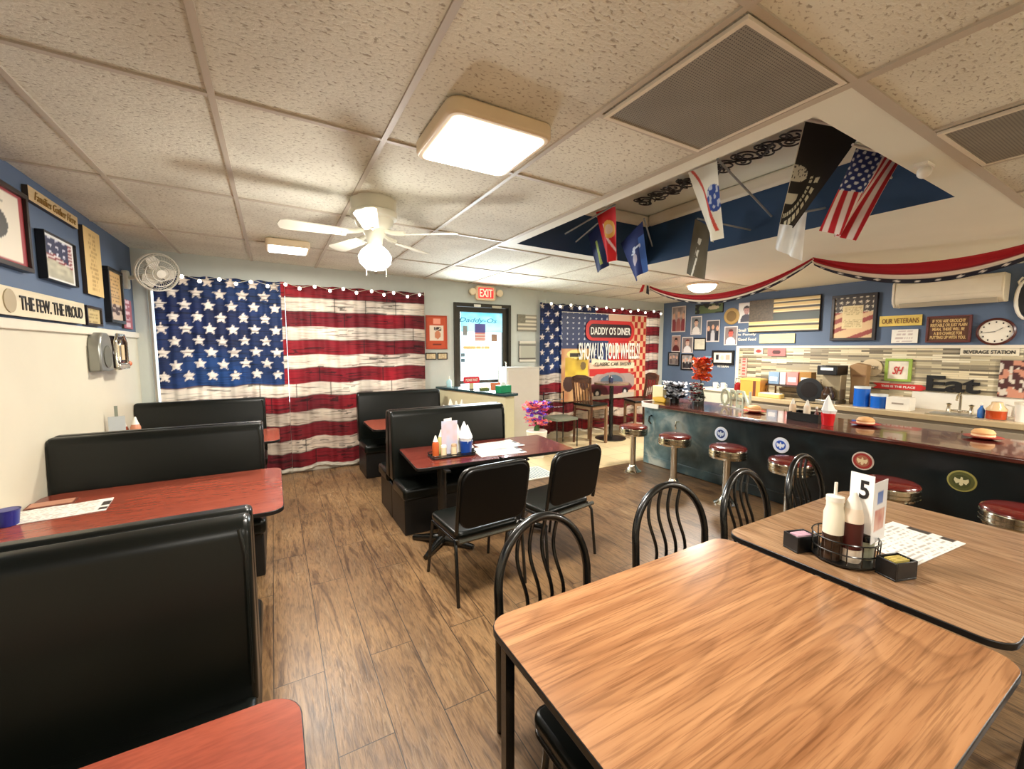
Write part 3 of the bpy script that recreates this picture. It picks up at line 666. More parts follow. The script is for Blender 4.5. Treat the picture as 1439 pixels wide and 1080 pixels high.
# window cling of blue painted letters
cy = mat('cyan_window_paint', (.45, .80, .90), .6)
t = thing('window_lettering', 'cyan hand painted script across the top of the door glass', 'window lettering', (3.09, YF+.036, 2.16))
text('lettering', 'Daddy-Os', mat('teal_window_paint', (.30, .62, .72), .6), t, -.36, .36, .0, .10, 0, ext=.002, bold=.01, shear=.3)
TINT = paintmat('tinted_window_cling', .6, transl=.75)
tag(painted('window_cling', lambda u, v: (2.76+.80*u, YF+.0345, 2.02+.36*v), lambda u, v: mixc((.62, .92, .97), (.92, .98, 1), min(1, max(0, vn(u*9, v*6)*.9+.5*(1-v)-.1))), 60, 30, TINT, None, thick=.003, side=(.8, .95, 1)), 'pale cyan tinted band across the top of the door glass', 'window cling')
# outside ground seen through the glass
struct(obj('floor', bx(-1, 8, YF+.12, YF+9, -.1, -.02), mat('sunlit_concrete', (.80, .80, .78), .8)))
sun = bpy.data.lights.new('sun', 'SUN'); sun.energy = 5; sun.angle = .02; so = bpy.data.objects.new('sun', sun); C.objects.link(so); so.rotation_euler = (math.radians(-35), math.radians(12), 0)
# exit sign
t = thing('exit_sign', 'red lit exit sign with two lamp heads above the door', 'exit sign', (3.19, YF-.002, 2.555))
obj('housing', prism(B(), rr(-.19, .19, 0, .24, .05), -.06, 0, 'y'), CREAM, t, bevel=.006)
obj('lit_face', prism(B(), rr(-.14, .14, .035, .205, .01), -.065, -.058, 'y'), mat('exit_red_face', (.9, .15, .15), .4, emit=(1, .13, .14), estr=1.6), t)
text('lettering', 'EXIT', mat('exit_letters', (1, .8, .7), .4, emit=(1, .62, .52), estr=1.6), t, -.12, .12, .055, .185, -.068, bold=.01)
for s in (-1, 1): obj('lamp_head', lathe(B(), [(.02, .01), (.055, -.03), (.06, -.09), (.05, -.10)], (s*.255, 0, .13), 18, 'y'), CREAM, t, smooth=True)

# ------------------------------------------------------------------ ceiling fixtures
def ceiling_light(label, x, y, s, real=True):
    t = thing('ceiling_light', label, 'ceiling light', (x, y, CZ(x)-.075), 0, 'square ceiling lights')
    obj('frame', prism(B(), rr(-s/2, s/2, -s/2, s/2, s*.12), 0, .072), CREAM, t, bevel=.012)
    obj('diffuser', prism(B(), rr(-s*.44, s*.44, -s*.44, s*.44, s*.07), -.006, .0), GLOW, t)
ceiling_light('large square ceiling light with rounded cream frame above the aisle', *LAMPS[0])
ceiling_light('small square ceiling light near the left flag curtain', *LAMPS[1])
for q in LAMPS[2:]:
    ceiling_light('added unseen square fill light behind the viewpoint', *q)  # unseen fixtures added as fill behind the camera
def dome(label, x, y):
    t = thing('dome_light', label, 'ceiling light', (x, y, CZ(x)-.14), 0, 'round dome lights over the bar')
    obj('base', lathe(B(), [(.24, .11), (.24, .138)], seg=32), CREAM, t, smooth=True)
    obj('globe', lathe(B(), [(.02, -.002), (.12, .015), (.19, .06), (.215, .11)], seg=32), GLOW, t, smooth=True)
dome('glowing round dome light above the far end of the bar', 6.0, 4.4)
dome('added unseen dome fill light above the near end of the bar', 6.3, -1.0)  # fixture for the added fill lamp, out of view
def vent(label, x0, x1, y0, y1):
    xc, yc = (x0+x1)/2, (y0+y1)/2
    t = thing('air_vent', label, 'vent', (xc, yc, CZ(xc)-.018))
    obj('grille', bx(x0-xc+.02, x1-xc-.02, y0-yc+.02, y1-yc-.02, .004, .012), _m['grille'], t)
    bm = B(); a, b = x0-xc, x1-xc; c, d_ = y0-yc, y1-yc
    for q in ((a, b, c, c+.02), (a, b, d_-.02, d_), (a, a+.02, c+.02, d_-.02), (b-.02, b, c+.02, d_-.02)): box(bm, *q, 0, .014)
    obj('frame', bm, TRIM, t)
vent('large dusty perforated return grille beside the ceiling recess', 1.41, 2.10, .90, 1.60)
vent('smaller dark perforated grille near the right edge of the ceiling', 2.92, 3.64, .18, .85)
t = thing('ceiling_hook', 'small white plastic clip at the near corner of the recess', 'clip', (3.36, 1.02, CZ(3.36)-.045))
obj('body', ball(B(), (0, 0, .0), .035, 1, 12, 8), WHITE, t, smooth=True); obj('plate', bx(-.06, .06, -.03, .03, .025, .044), WHITE, t)
# sagging ceiling stain is not modelled; ceiling fan
FX, FY = .72, 3.40; cz = CZ(FX)
t = thing('ceiling_fan', 'white flush mounted ceiling fan with lit globe and five blades', 'ceiling fan', (FX, FY, cz-.32))
obj('motor_housing', lathe(B(), [(.05, .09), (.10, .10), (.135, .13), (.145, .17), (.17, .185), (.175, .225), (.155, .235), (.165, .25), (.17, .32)], seg=36), FANWHITE, t, smooth=True)
obj('switch_housing', lathe(B(), [(.055, -.02), (.06, .03), (.075, .06), (.09, .10)], seg=24), FANWHITE, t, smooth=True)
obj('globe', lathe(B(), [(.02, -.205), (.07, -.195), (.115, -.15), (.125, -.10), (.10, -.055), (.06, -.02)], seg=28), GLOW, t, smooth=True)
for s in (-1, 1): obj('pull_chain', tube(B(), [(s*.06, 0, -.02), (s*.075, -.03, -.1), (s*.075, -.03, -.25)], .003, 5), STEEL, t)
for k in range(5):
    a = math.radians(-35+72*k)
    bm = B(); ca, sa = math.cos(a), math.sin(a)
    pts = [(.20, -.05), (.60, -.072), (.64, -.055), (.655, 0), (.64, .055), (.60, .072), (.20, .05)]
    for z in (0, .008):
        pass
    lo, hi = [], []
    for (r, s) in pts:
        x, y, z = r*ca-s*sa, r*sa+s*ca, .055+s*.22
        lo.append(bm.verts.new((x, y, z))); hi.append(bm.verts.new((x, y, z+.007)))
    bm.faces.new(lo[::-1]); bm.faces.new(hi)
    for i in range(len(lo)): j = (i+1) % len(lo); bm.faces.new((lo[i], lo[j], hi[j], hi[i]))
    bl = obj('blade', bm, FANWHITE, t)
    obj('blade_arm', tube(B(), [(.07*ca, .07*sa, .10), (.14*ca, .14*sa, .075), (.24*ca, .24*sa, .068)], [.02, .016, .022], 8), FANWHITE, bl, smooth=True)
# wall fan at the left corner
t = thing('wall_fan', 'white caged wall fan in the far left corner', 'fan', (XL, 6.20, 2.50))
obj('wall_plate', prism(B(), rr(-.06, .06, -.10, .10, .03), 0, .05, 'x'), FANWHITE, t, bevel=.008)
obj('arm', tube(B(), [(.04, 0, .02), (.16, -.02, .04), (.22, -.06, .07)], .022), FANWHITE, t, smooth=True)
hc = Vector((.33, -.16, .08)); ax = Vector((.55, -.75, -.30)).normalized()
q = ax.to_track_quat('Z', 'Y').to_matrix().to_4x4(); Mh = Matrix.Translation(hc) @ q
bm = lathe(B(), [(.03, -.16), (.06, -.15), (.07, -.06), (.05, -.04)], seg=20); bm.transform(Mh); obj('motor', bm, FANWHITE, t, smooth=True)
bm = B()
for R_, zz in ((.205, 0), (.197, .04), (.197, -.04), (.14, .06), (.08, .07)): tube(bm, [(R_*math.cos(2*PI*k/32), R_*math.sin(2*PI*k/32), zz) for k in range(32)], .005 if zz else .009, 5, True)
for k in range(40):
    a = 2*PI*k/40; tube(bm, [(r*math.cos(a), r*math.sin(a), z) for r, z in ((.045, .072), (.11, .066), (.17, .052), (.205, 0), (.17, -.042), (.08, -.055))], .002, 4)
bm.transform(Mh); obj('cage', bm, mat('cage_white', (.82, .81, .76), .3), t)
bm = lathe(B(), [(.045, .069), (.045, .078), (.01, .082)], seg=20); bm.transform(Mh); obj('badge', bm, WHITE, t, smooth=True)
for k in range(3):
    bm = B(); pts = [(.025, 0), (.10, -.085), (.17, -.05), (.175, .05), (.07, .06)]
    a = 2*PI*k/3; lo = [bm.verts.new((x*math.cos(a)-y*math.sin(a), x*math.sin(a)+y*math.cos(a), y*.3)) for x, y in pts]; hi = [bm.verts.new((v.co.x, v.co.y, v.co.z+.004)) for v in lo]
    bm.faces.new(lo[::-1]); bm.faces.new(hi)
    for i in range(5): j = (i+1) % 5; bm.faces.new((lo[i], lo[j], hi[j], hi[i]))
    bm.transform(Mh); obj('blade', bm, WHITE, t)
# jukebox selector on the left wall
t = thing('wall_jukebox', 'silver retro tabletop jukebox selector on the cream wall panel', 'jukebox', (XL+.006, 5.12, 1.54))
sil = mat('silver_plastic', (.56, .56, .53), .3, metal=.5)
obj('speaker_body', prism(B(), [(-.16, 0), (.16, 0), (.16, .22), (.12, .31), (.06, .345), (-.06, .345), (-.12, .31), (-.16, .22)], 0, .09, 'x'), sil, t, bevel=.015)
obj('speaker_grille', lathe(B(), [(.10, .09), (.10, .098)], (0, 0, .13), 24, 'x'), mat('grille_grey', (.38, .38, .34), .6), t)
bm = prism(B(), [(.17, .02), (.52, .02), (.52, .26), (.46, .32), (.24, .32), (.17, .26)], 0, .10, 'x'); obj('selector_window', bm, mat('smoked_glass', (.16, .11, .10), .12), t, bevel=.01)
obj('arch_trim', tube(B(), [(.105, y, z) for y, z in ((.18, .03), (.18, .26), (.25, .335), (.45, .335), (.52, .26), (.52, .03))], .014), CHROME, t, smooth=True)
for ya_ in (.22, .37): obj('title_card', bx(.10, .104, ya_, ya_+.09, .09, .24), mat('title_cream', (.85, .76, .60), .4), t)
obj('divider_trim', tube(B(), [(.105, y, z) for y, z in ((.28, .07), (.29, .22), (.34, .28))], .010), CHROME, t, smooth=True)
obj('button_row', bx(.08, .13, .19, .5, .0, .06), CHROME, t, bevel=.008)
obj('orange_knob', ball(B(), (.11, .54, .05), .028), mat('orange_plastic', (.80, .42, .26), .3), t, smooth=True)

# ------------------------------------------------------------------ booths
def booth(label, x0, x1, ynear, front_seat=True, rear_seat=True, ztop=1.12, sd=.46, zs=.46):
    """back cushion facing the viewpoint starts at ynear"""
    t = thing('booth_bench', label, 'booth bench', ((x0+x1)/2, ynear+.13, 0), 0, 'black vinyl booth benches'); w_ = (x1-x0)/2
    def side(s):
        f = 'near' if s < 0 else 'far'
        # backrest, slightly raked
        bm = B(); a = []
        for x in (-w_, w_):
            a.append([bm.verts.new((x, s*y, z)) for y, z in ((.01, zs-.04), (.155, zs-.04), (.12, ztop-.06), (.10, ztop-.01), (.07, ztop), (.01, ztop))])
        n = 6
        for k in range(n): bm.faces.new((a[0][k], a[0][(k+1) % n], a[1][(k+1) % n], a[1][k]))
        bm.faces.new(a[0]); bm.faces.new(a[1][::-1])
        obj('backrest', bm, VINYL, t, bevel=.022, bseg=4)
        obj('piping', tube(B(), [(w_-.035, s*.115, ztop-.03), (w_-.02, s*.135, ztop-.12), (w_-.02, s*.155, zs+.05)], .008, 6), VINYL, t, smooth=True)
        y0, y1 = sorted((s*.12, s*(.12+sd)))
        obj('seat', bx(-w_, w_, y0, y1, zs-.12, zs), VINYL, t, bevel=.035, bseg=4)
        y0, y1 = sorted((s*.0, s*(.07+sd)))
        obj('seat_base', bx(-w_+.02, w_-.02, y0, y1, .0, zs-.10), VINYLSIDE, t, bevel=.01)
    if front_seat: side(-1)
    if rear_seat: side(1)
    return t
booth('nearest black vinyl double booth by the left wall', XL+.008, -.10, 1.76)
booth('second black vinyl double booth, behind the near cherry table', XL+.008, -.10, 4.03)
booth('last left booth against the flag curtain', XL+.008, -.11, 6.15, True, False)
booth('black vinyl double booth behind the maroon tables', .98, 2.26, 4.12, sd=.42)
booth('far black vinyl booth left of the exit door', 1.0, 2.22, 6.12, True, False)

# ------------------------------------------------------------------ tables
EDGE = mat('black_table_edge', (.05, .04, .04), .4)
def pedestal(t, cx, cy, z=.71, r=.30, rot=PI/4):
    obj('column', lathe(B(), [(.045, .05), (.04, .12), (.04, z)], (cx, cy, 0), 20), BLACKMETAL, t, smooth=True)
    bm = B()
    for k in range(4):
        a = rot+k*PI/2; tube(bm, [(cx, cy, .06), (cx+r*.5*math.cos(a), cy+r*.5*math.sin(a), .045), (cx+r*math.cos(a), cy+r*math.sin(a), .022)], [.04, .032, .022], 10)
    obj('cross_base', bm, BLACKMETAL, t, smooth=True)
    bm = bx(cx-.2, cx+.2, cy-.02, cy+.02, z, z+.015); box(bm, cx-.02, cx+.02, cy-.2, cy-.02, z, z+.015); box(bm, cx-.02, cx+.02, cy+.02, cy+.2, z, z+.015); obj('top_bracket', bm, BLACKMETAL, t)
def table(label, x0, x1, y0, y1, m, r=.07, rot=0, peds=None, edge=EDGE, grp=None, name='dining_table', legs=False):
    cx, cy = (x0+x1)/2, (y0+y1)/2; w_, h_ = (x1-x0)/2, (y1-y0)/2
    t = thing(name, label, 'table', (cx, cy, 0), rot, grp)
    obj('edge_band', prism(B(), rr(-w_, w_, -h_, h_, r), .722, .7485), edge, t, bevel=.003)
    obj('laminate_top', prism(B(), rr(-w_+.003, w_-.003, -h_+.003, h_-.003, r), .7485, .75), m, t)
    if legs:
        for sx in (-1, 1):
            xo = w_-.055 if sx < 0 else w_-.36
            for sy in (-1, 1): obj('leg', bx(sx*xo-.018, sx*xo+.018, sy*(h_-.07)-.018, sy*(h_-.07)+.018, 0, .722), BLACKMETAL, t)
    else:
        for p in (peds or [(0, 0)]): pedestal(t, p[0], p[1], .707)
    return t
g1 = 'honey oak tables in the foreground'
table('large honey oak table in the foreground with bare glossy top', .64, 2.04, .27, 1.32, OAK, .08, grp=g1, legs=True)
table('tan oak table with condiments in the right foreground', 2.10, 3.48, .31, 1.34, OAK2, .08, grp=g1)
g2 = 'cherry red booth tables'
table('cherry red booth table with a paper menu, left wall', XL+.012, .02, 2.90, 3.98, REDLAM, .09, peds=[(.1, -.15)], grp=g2)
table('cherry red booth table in the bottom left corner', XL+.012, .028, .22, 1.31, REDLAM, .09, peds=[(.1, 0)], grp=g2)
table('cherry red booth table next to the left flag curtain', XL+.012, .03, 5.15, 5.98, REDLAM, .09, peds=[(.1, -.10)], grp=g2)
table('cherry red booth table in front of the far booth', 1.03, 2.34, 5.20, 5.98, REDLAM, .09, peds=[(0, -.12)], grp=g2)
g3 = 'maroon tables pushed together'
R3 = math.radians(-3.5)
table('left maroon table with condiments and menus', 1.02, 1.79, 3.32, 4.08, MAROON, .03, R3, [(-.14, -.27)], grp=g3)
table('right maroon table with empty top', 1.80, 2.60, 3.27, 4.03, MAROON, .03, R3, [(-.16, -.22)], grp=g3)

# ------------------------------------------------------------------ chairs
def hoop_chair(name='hoop_back_chair', label='', loc=(0, 0, 0), rot=0):
    """faces -y; back hoop at y=0"""
    t = thing(name, label, 'chair', loc, rot, 'black hoop back cafe chairs')
    W, H = .265, .93
    pts = [(-W, -.02, 0), (-W, -.01, .44)]
    for k in range(25):
        a = PI-PI*k/24; pts.append((W*math.cos(a), .0+.05*math.sin(a), .63+(H-.63)*math.sin(a)))
    pts += [(W, -.01, .44), (W, -.02, 0)]
    obj('back_hoop', tube(B(), pts, .021, 12), BLACKMETAL, t, smooth=True)
    for k, x in enumerate((-.11, -.037, .037, .11)):
        zt_ = .63+(H-.63)*math.sqrt(max(0, 1-(x/W)**2))-.01
        sp = []
        for i in range(13):
            u = i/12; z = .46+(zt_-.46)*u; sp.append((x+.018*math.sin(u*2*PI+.6), .02+.045*u-.01*math.sin(u*2*PI), z))
        obj('spindle', tube(B(), sp, .0095, 8), BLACKMETAL, t, smooth=True)
    obj('lower_rail', tube(B(), [(-W, -.01, .455), (0, .02, .455), (W, -.01, .455)], .012, 8), BLACKMETAL, t, smooth=True)
    obj('seat', prism(B(), rr(-.25, .25, -.41, -.02, .16), .44, .485), VINYL, t, bevel=.018, bseg=3)
    for s in (-1, 1):
        obj('leg', tube(B(), [(s*.21, -.36, .44), (s*.25, -.40, 0)], .014, 8), BLACKMETAL, t, smooth=True)
    obj('seat_ring', tube(B(), [(x, y, .425) for x, y in rr(-.235, .235, -.39, -.01, .15)], .011, 8, True), BLACKMETAL, t, smooth=True)
    return t
hc0 = hoop_chair(label='hoop back chair at the left end of the foreground table', loc=(1.10, 1.60, 0), rot=.05)
dup(hc0, (2.02, 1.62, 0), -.12, 'hoop back chair at the seam between the two oak tables')
dup(hc0, (2.68, 1.56, 0), .05, 'hoop back chair behind the condiment caddy table, left one')
dup(hc0, (3.46, 1.57, 0), .04, 'hoop back chair at the far right corner of the tan oak table')
dup(hc0, (2.62, -.08, 0), PI, 'hoop back chair on the near side of the tan oak table')
t = thing('padded_stool', 'black padded seat tucked under the left side of the foreground table', 'stool', (.98, .92, 0))
obj('seat', prism(B(), rr(-.25, .27, -.30, .24, .05), .43, .485), VINYL, t, bevel=.02, bseg=3)
obj('seat_frame', tube(B(), [(x, y, .42) for x, y in rr(-.24, .26, -.29, .23, .05)], .012, 8, True), BLACKMETAL, t, smooth=True)
for sx, sy in ((-.2, -.25), (.22, -.25), (-.2, .19), (.22, .19)): obj('leg', tube(B(), [(sx, sy, .42), (sx*1.15, sy*1.1, 0)], .013, 8), BLACKMETAL, t, smooth=True)

def vinyl_chair(label, loc, rot):
    """faces +y, back at y=0"""
    t = thing('vinyl_dining_chair', label, 'chair', loc, rot, 'black vinyl chairs at the maroon tables')
    bm = prism(B(), rr(-.265, .265, .0, .43, .09), -.02, .02, 'y')
    o = obj('backrest', bm, mat('black_back_pad', (.02, .02, .02), .38, spec=.3), t, (0, -.015, .53), (math.radians(9), 0, 0), bevel=.012, bseg=3)
    fr_ = [(-.27, .0, .50)]
    for k in range(13):
        a = PI-PI*k/12; c_ = math.cos(a); fr_.append((.19*(1 if c_ > 0 else -1 if c_ < 0 else 0)+.082*c_, -.065-.01*math.sin(a), .875+.082*math.sin(a)))
    fr_.append((.27, .0, .50))
    obj('back_frame', tube(B(), fr_, .014, 10), BLACKMETAL, t, smooth=True)
    obj('seat', prism(B(), rr(-.26, .26, .02, .50, .06), .435, .49), VINYL, t, bevel=.02, bseg=3)
    for s in (-1, 1):
        obj('leg', tube(B(), [(s*.25, .46, .43), (s*.265, .49, .2), (s*.27, .52, 0)], .0125, 8), BLACKMETAL, t, smooth=True)
        obj('leg', tube(B(), [(s*.26, .05, .44), (s*.27, .01, .38), (s*.275, -.03, 0)], .0125, 8), BLACKMETAL, t, smooth=True)
    obj('rear_stretcher', tube(B(), [(-.26, -.01, .445), (.26, -.01, .445)], .016, 8), mat('worn_metal', (.36, .36, .33), .25, metal=.8), t, smooth=True)
    for s in (-1, 1): obj('seat_rail', tube(B(), [(s*.25, .05, .425), (s*.25, .46, .425)], .011, 8), BLACKMETAL, t, smooth=True)
    return t
vc = vinyl_chair('black vinyl dining chair at the left maroon table', (1.29, 2.56, 0), .06)
dup(vc, (2.04, 2.62, 0), .16, 'black vinyl dining chair at the right maroon table, turned slightly')

# ------------------------------------------------------------------ bar counter and stools
BX, BE = 4.90, 4.50
t = thing('bar_counter', 'long dark teal bar counter with glossy brown wood top', 'bar counter', (5.3, 1.0, 0))
ox, oy = -5.3, -1.0
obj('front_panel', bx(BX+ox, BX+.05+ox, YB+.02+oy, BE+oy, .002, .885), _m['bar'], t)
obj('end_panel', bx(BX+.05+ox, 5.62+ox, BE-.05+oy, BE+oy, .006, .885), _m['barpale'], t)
obj('rear_panel', bx(5.57+ox, 5.62+ox, YB+.02+oy, BE-.05+oy, .006, .885), mat('bar_back_taupe', (.45, .40, .34), .5), t)
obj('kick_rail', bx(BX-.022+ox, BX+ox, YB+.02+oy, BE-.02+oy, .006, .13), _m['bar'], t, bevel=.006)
bm = prism(B(), [(4.80+ox, YB+.02+oy), (5.76+ox, YB+.02+oy), (5.76+ox, BE+.06+oy), (4.92+ox, BE+.06+oy), (4.80+ox, BE-.06+oy)], .885, .93); obj('counter_top', bm, BARTOP, t, bevel=.012, bseg=3)
bm = prism(B(), [(4.785+ox, BE-.35+oy), (4.785+ox, BE-.05+oy), (4.91+ox, BE+.075+oy), (5.70+ox, BE+.075+oy), (5.70+ox, BE+.06+oy), (4.92+ox, BE+.06+oy), (4.80+ox, BE-.06+oy), (4.80+ox, BE-.35+oy)], .87, .935); obj('corner_trim', bm, WHITE, t)
bm = tube(B(), [(BX+ox, 3.88+oy, .72), (BX-.05+ox, 3.88+oy, .72), (BX-.06+ox, 3.88+oy, .66), (BX-.05+ox, 3.88+oy, .62)], .012, 8); obj('coat_hook', bm, CHROME, t, smooth=True)
bm = tube(B(), [(BX+ox, 4.36+oy, .74), (BX-.05+ox, 4.36+oy, .73), (BX-.06+ox, 4.36+oy, .66), (BX-.04+ox, 4.33+oy, .62)], .012, 8); obj('coat_hook', bm, BLACKMETAL, t, smooth=True)
def emblem(label, y, c_out, c_mid, c_in, c_dot, z=.665, r=.088):
    t = thing('round_emblem', label, 'emblem', (BX-.001, y, z), -PI/2, 'round service emblems on the bar front')
    obj('rim', lathe(B(), [(r, 0), (r, -.006), (r*.97, -.008)], seg=32, axis='y'), mat('emb'+str(c_out), c_out, .4), t)
    obj('band', lathe(B(), [(r*.86, -.008), (r*.86, -.011)], seg=32, axis='y'), mat('emb'+str(c_mid), c_mid, .4), t)
    obj('field', lathe(B(), [(r*.62, -.011), (r*.62, -.014)], seg=32, axis='y'), mat('emb'+str(c_in), c_in, .4), t)
    bm = B()
    prism(bm, [(0, -.04), (.012, -.028), (.010, -.012), (.030, -.024), (.044, .004), (.040, .026), (.022, .016), (.008, .014), (.007, .032), (-.004, .036), (-.008, .014), (-.022, .016), (-.040, .026), (-.044, .004), (-.030, -.024), (-.010, -.012), (-.012, -.028)], -.017, -.014, 'y'); obj('crest', bm, mat('emb'+str(c_dot), c_dot, .4), t)
emblem('white and navy seal on the bar front above the third stool', 3.23, (.88, .88, .9), (.80, .84, .92), (.14, .22, .46), (.75, .78, .82))
emblem('white and bright blue seal on the bar front above the fourth stool', 2.51, (.9, .9, .92), (.86, .88, .95), (.14, .32, .70), (.9, .9, .92))
emblem('red and gold seal on the dark bar front', 1.76, (.82, .76, .70), (.62, .18, .16), (.66, .40, .30), (.90, .80, .62))
emblem('olive green seal with pale crest on the dark bar front', 1.09, (.62, .58, .30), (.34, .34, .16), (.28, .29, .13), (.85, .80, .62), z=.655)
def stool(label, x, y):
    t = thing('bar_stool', label, 'bar stool', (x, y, 0), 0, 'round red chrome bar stools')
    obj('base', lathe(B(), [(.125, 0), (.125, .012), (.09, .03), (.058, .075), (.048, .10)], seg=28), CHROME, t, smooth=True)
    obj('column', lathe(B(), [(.042, .08), (.042, .52), (.06, .545)], seg=24), CHROME, t, smooth=True)
    obj('rim', lathe(B(), [(.06, .525), (.17, .53), (.19, .535), (.196, .555), (.188, .560), (.196, .565), (.196, .585), (.188, .590), (.196, .595), (.196, .620), (.188, .624), (.192, .630), (.18, .636)], seg=36), CHROME, t, smooth=True)
    obj('cushion', lathe(B(), [(.186, .628), (.194, .638), (.188, .652), (.165, .664), (.10, .671), (.03, .672)], seg=36), REDVINYL, t, smooth=True)
    return t
s0 = stool('bar stool at the pale end of the bar', 4.38, 4.22)
dup(s0, (4.36, 3.50, 0), None, 'second bar stool from the pale end of the bar')
dup(s0, (4.36, 2.79, 0), None, 'bar stool under the white and navy seal')
dup(s0, (4.37, 2.14, 0), None, 'bar stool partly hidden by a hoop back chair')
dup(s0, (4.36, 1.38, 0), None, 'bar stool behind the condiment caddy')
dup(s0, (4.37, .68, 0), None, 'bar stool at the right edge of the view')

# ------------------------------------------------------------------ back counter
TAUPE = mat('taupe_cabinet', (.50, .45, .37), .45); TAUPE2 = mat('taupe_cabinet_door', (.55, .50, .42), .45)
t = thing('back_counter', 'long taupe back bar cabinet with pale top under the mosaic', 'cabinet', (7.33, 1.0, 0))
obj('cabinet_body', bx(-.31, .29, YB+.05-1, 4.45-1, .02, .86), TAUPE, t)
obj('worktop', bx(-.34, .30, YB+.02-1, 4.50-1, .86, .93), mat('beige_worktop', (.70, .62, .48), .3), t, bevel=.008)
for k in range(7):
    y1 = 4.40-1-k*.98; y0 = y1-.93
    if y0 < YB-1: break
    dr = obj('door', bx(-.33, -.312, y0, y1, .10, .82), TAUPE2, t, bevel=.006)
    obj('handle', tube(B(), [(-.33, y0+.08, .70), (-.355, y0+.08, .70), (-.355, y0+.08, .78), (-.33, y0+.08, .78)], .007, 6), CHROME, dr, smooth=True)
t = thing('side_cabinet', 'small white cabinet left of the back counter', 'cabinet', (7.42, 4.95, 0))
obj('body', bx(-.2, .2, -.33, .33, .005, .94), mat('pale_cabinet', (.74, .74, .68), .5), t)
obj('top', bx(-.23, .21, -.36, .36, .94, .98), WHITE, t, bevel=.008)
for i, y in enumerate((4.86, 5.02)):
    t = thing('white_mug', ('right' if i == 0 else 'left')+' one of two white mugs on the small white cabinet', 'mug', (7.36, y, .981), 0, 'mugs on the white cabinet')
    obj('cup', lathe(B(), [(.035, 0), (.045, .02), (.045, .11), (.04, .11), (.038, .02)], seg=16), WHITE, t, smooth=True)
    obj('handle', tube(B(), [(0, -.045, .09), (0, -.075, .08), (0, -.075, .04), (0, -.045, .03)], .007, 6), WHITE, t, smooth=True)

def simple(name, label, cat, loc, shapes, rot=0, group=None):
    t = thing(name, label, cat, loc, rot, group)
    for pn, bm, m, *k in shapes: obj(pn, bm, m, t, **(k[0] if k else {}))
    return t
SM = {'smooth': True}
ZB = .931
simple('gift_box', 'orange and yellow gift box on the back counter', 'box', (7.22, 4.19, ZB), [('box', bx(-.13, .13, -.17, .17, 0, .26), mat('orange_box', (.82, .55, .22), .5)), ('ribbon', bx(-.133, .133, -.10, -.05, -.0, .262), mat('dark_band', (.36, .18, .08), .5)), ('lid', bx(-.135, .135, -.175, .175, .26, .29), mat('gold_lid', (.84, .66, .30), .5))])
simple('red_lantern', 'small dark red lantern beside the orange gift box', 'lantern', (7.15, 4.44, ZB), [('body', lathe(B(), [(.06, 0), (.07, .02), (.055, .18), (.02, .21)], seg=14), mat('deep_red_glass', (.50, .10, .10), .2), SM), ('handle', tube(B(), [(0, -.05, .18), (0, -.04, .28), (0, .04, .28), (0, .05, .18)], .006, 6), BLACKMETAL, SM)])
# rack
t = thing('counter_shelf', 'low dark metal shelf rack on the back counter', 'shelf', (7.40, 3.62, ZB))
obj('shelf_board', bx(-.15, .15, -.36, .40, .19, .215), mat('dark_shelf', (.20, .14, .11), .5), t)
for sy in (-.34, .38):
    for sx in (-.13, .13): obj('leg', bx(sx-.01, sx+.01, sy-.01, sy+.01, 0, .19), CHROME, t)
for y, w2, h, c, lb in ((3.92, .085, .20, (.48, .58, .68), 'blue grey'), (3.775, .045, .20, (.90, .84, .82), 'narrow white'), (3.63, .085, .21, (.85, .52, .50), 'pink red'), (3.44, .085, .22, (.62, .44, .18), 'brown')):
    tt = simple('carton', lb+' carton on the low shelf rack', 'carton', (7.38, y, ZB+.216), [('box', bx(-.08, .08, -w2, w2, 0, h), mat('carton'+lb, c, .5), {'bevel': .004}), ('label_panel', bx(-.0835, -.0805, -w2*.7, w2*.7, .05, h*.6), PAPER)], group='cartons on the shelf rack')
simple('serving_tray', 'shallow yellow tray under the shelf rack', 'tray', (7.12, 3.85, ZB), [('tray', prism(B(), rr(-.08, .08, -.18, .18, .03), 0, .07), mat('tray_yellow', (.86, .74, .44), .4), {'bevel': .01}), ('liner', prism(B(), rr(-.065, .065, -.16, .16, .03), .07, .074), PAPER)])
simple('round_platter', 'large black round platter leaning on the back counter', 'platter', (7.12, 3.29, ZB+.178), [('plate', lathe(B(), [(.18, 0), (.18, .015), (.12, .03), (.02, .035)], seg=32, axis='x'), BLACK, SM), ('face_disc', lathe(B(), [(.12, -.003), (.12, -.001)], (0, 0, 0), 24, 'x'), mat('platter_face', (.14, .13, .13), .15))])  # platter has a slightly lighter, smoother disc on its face
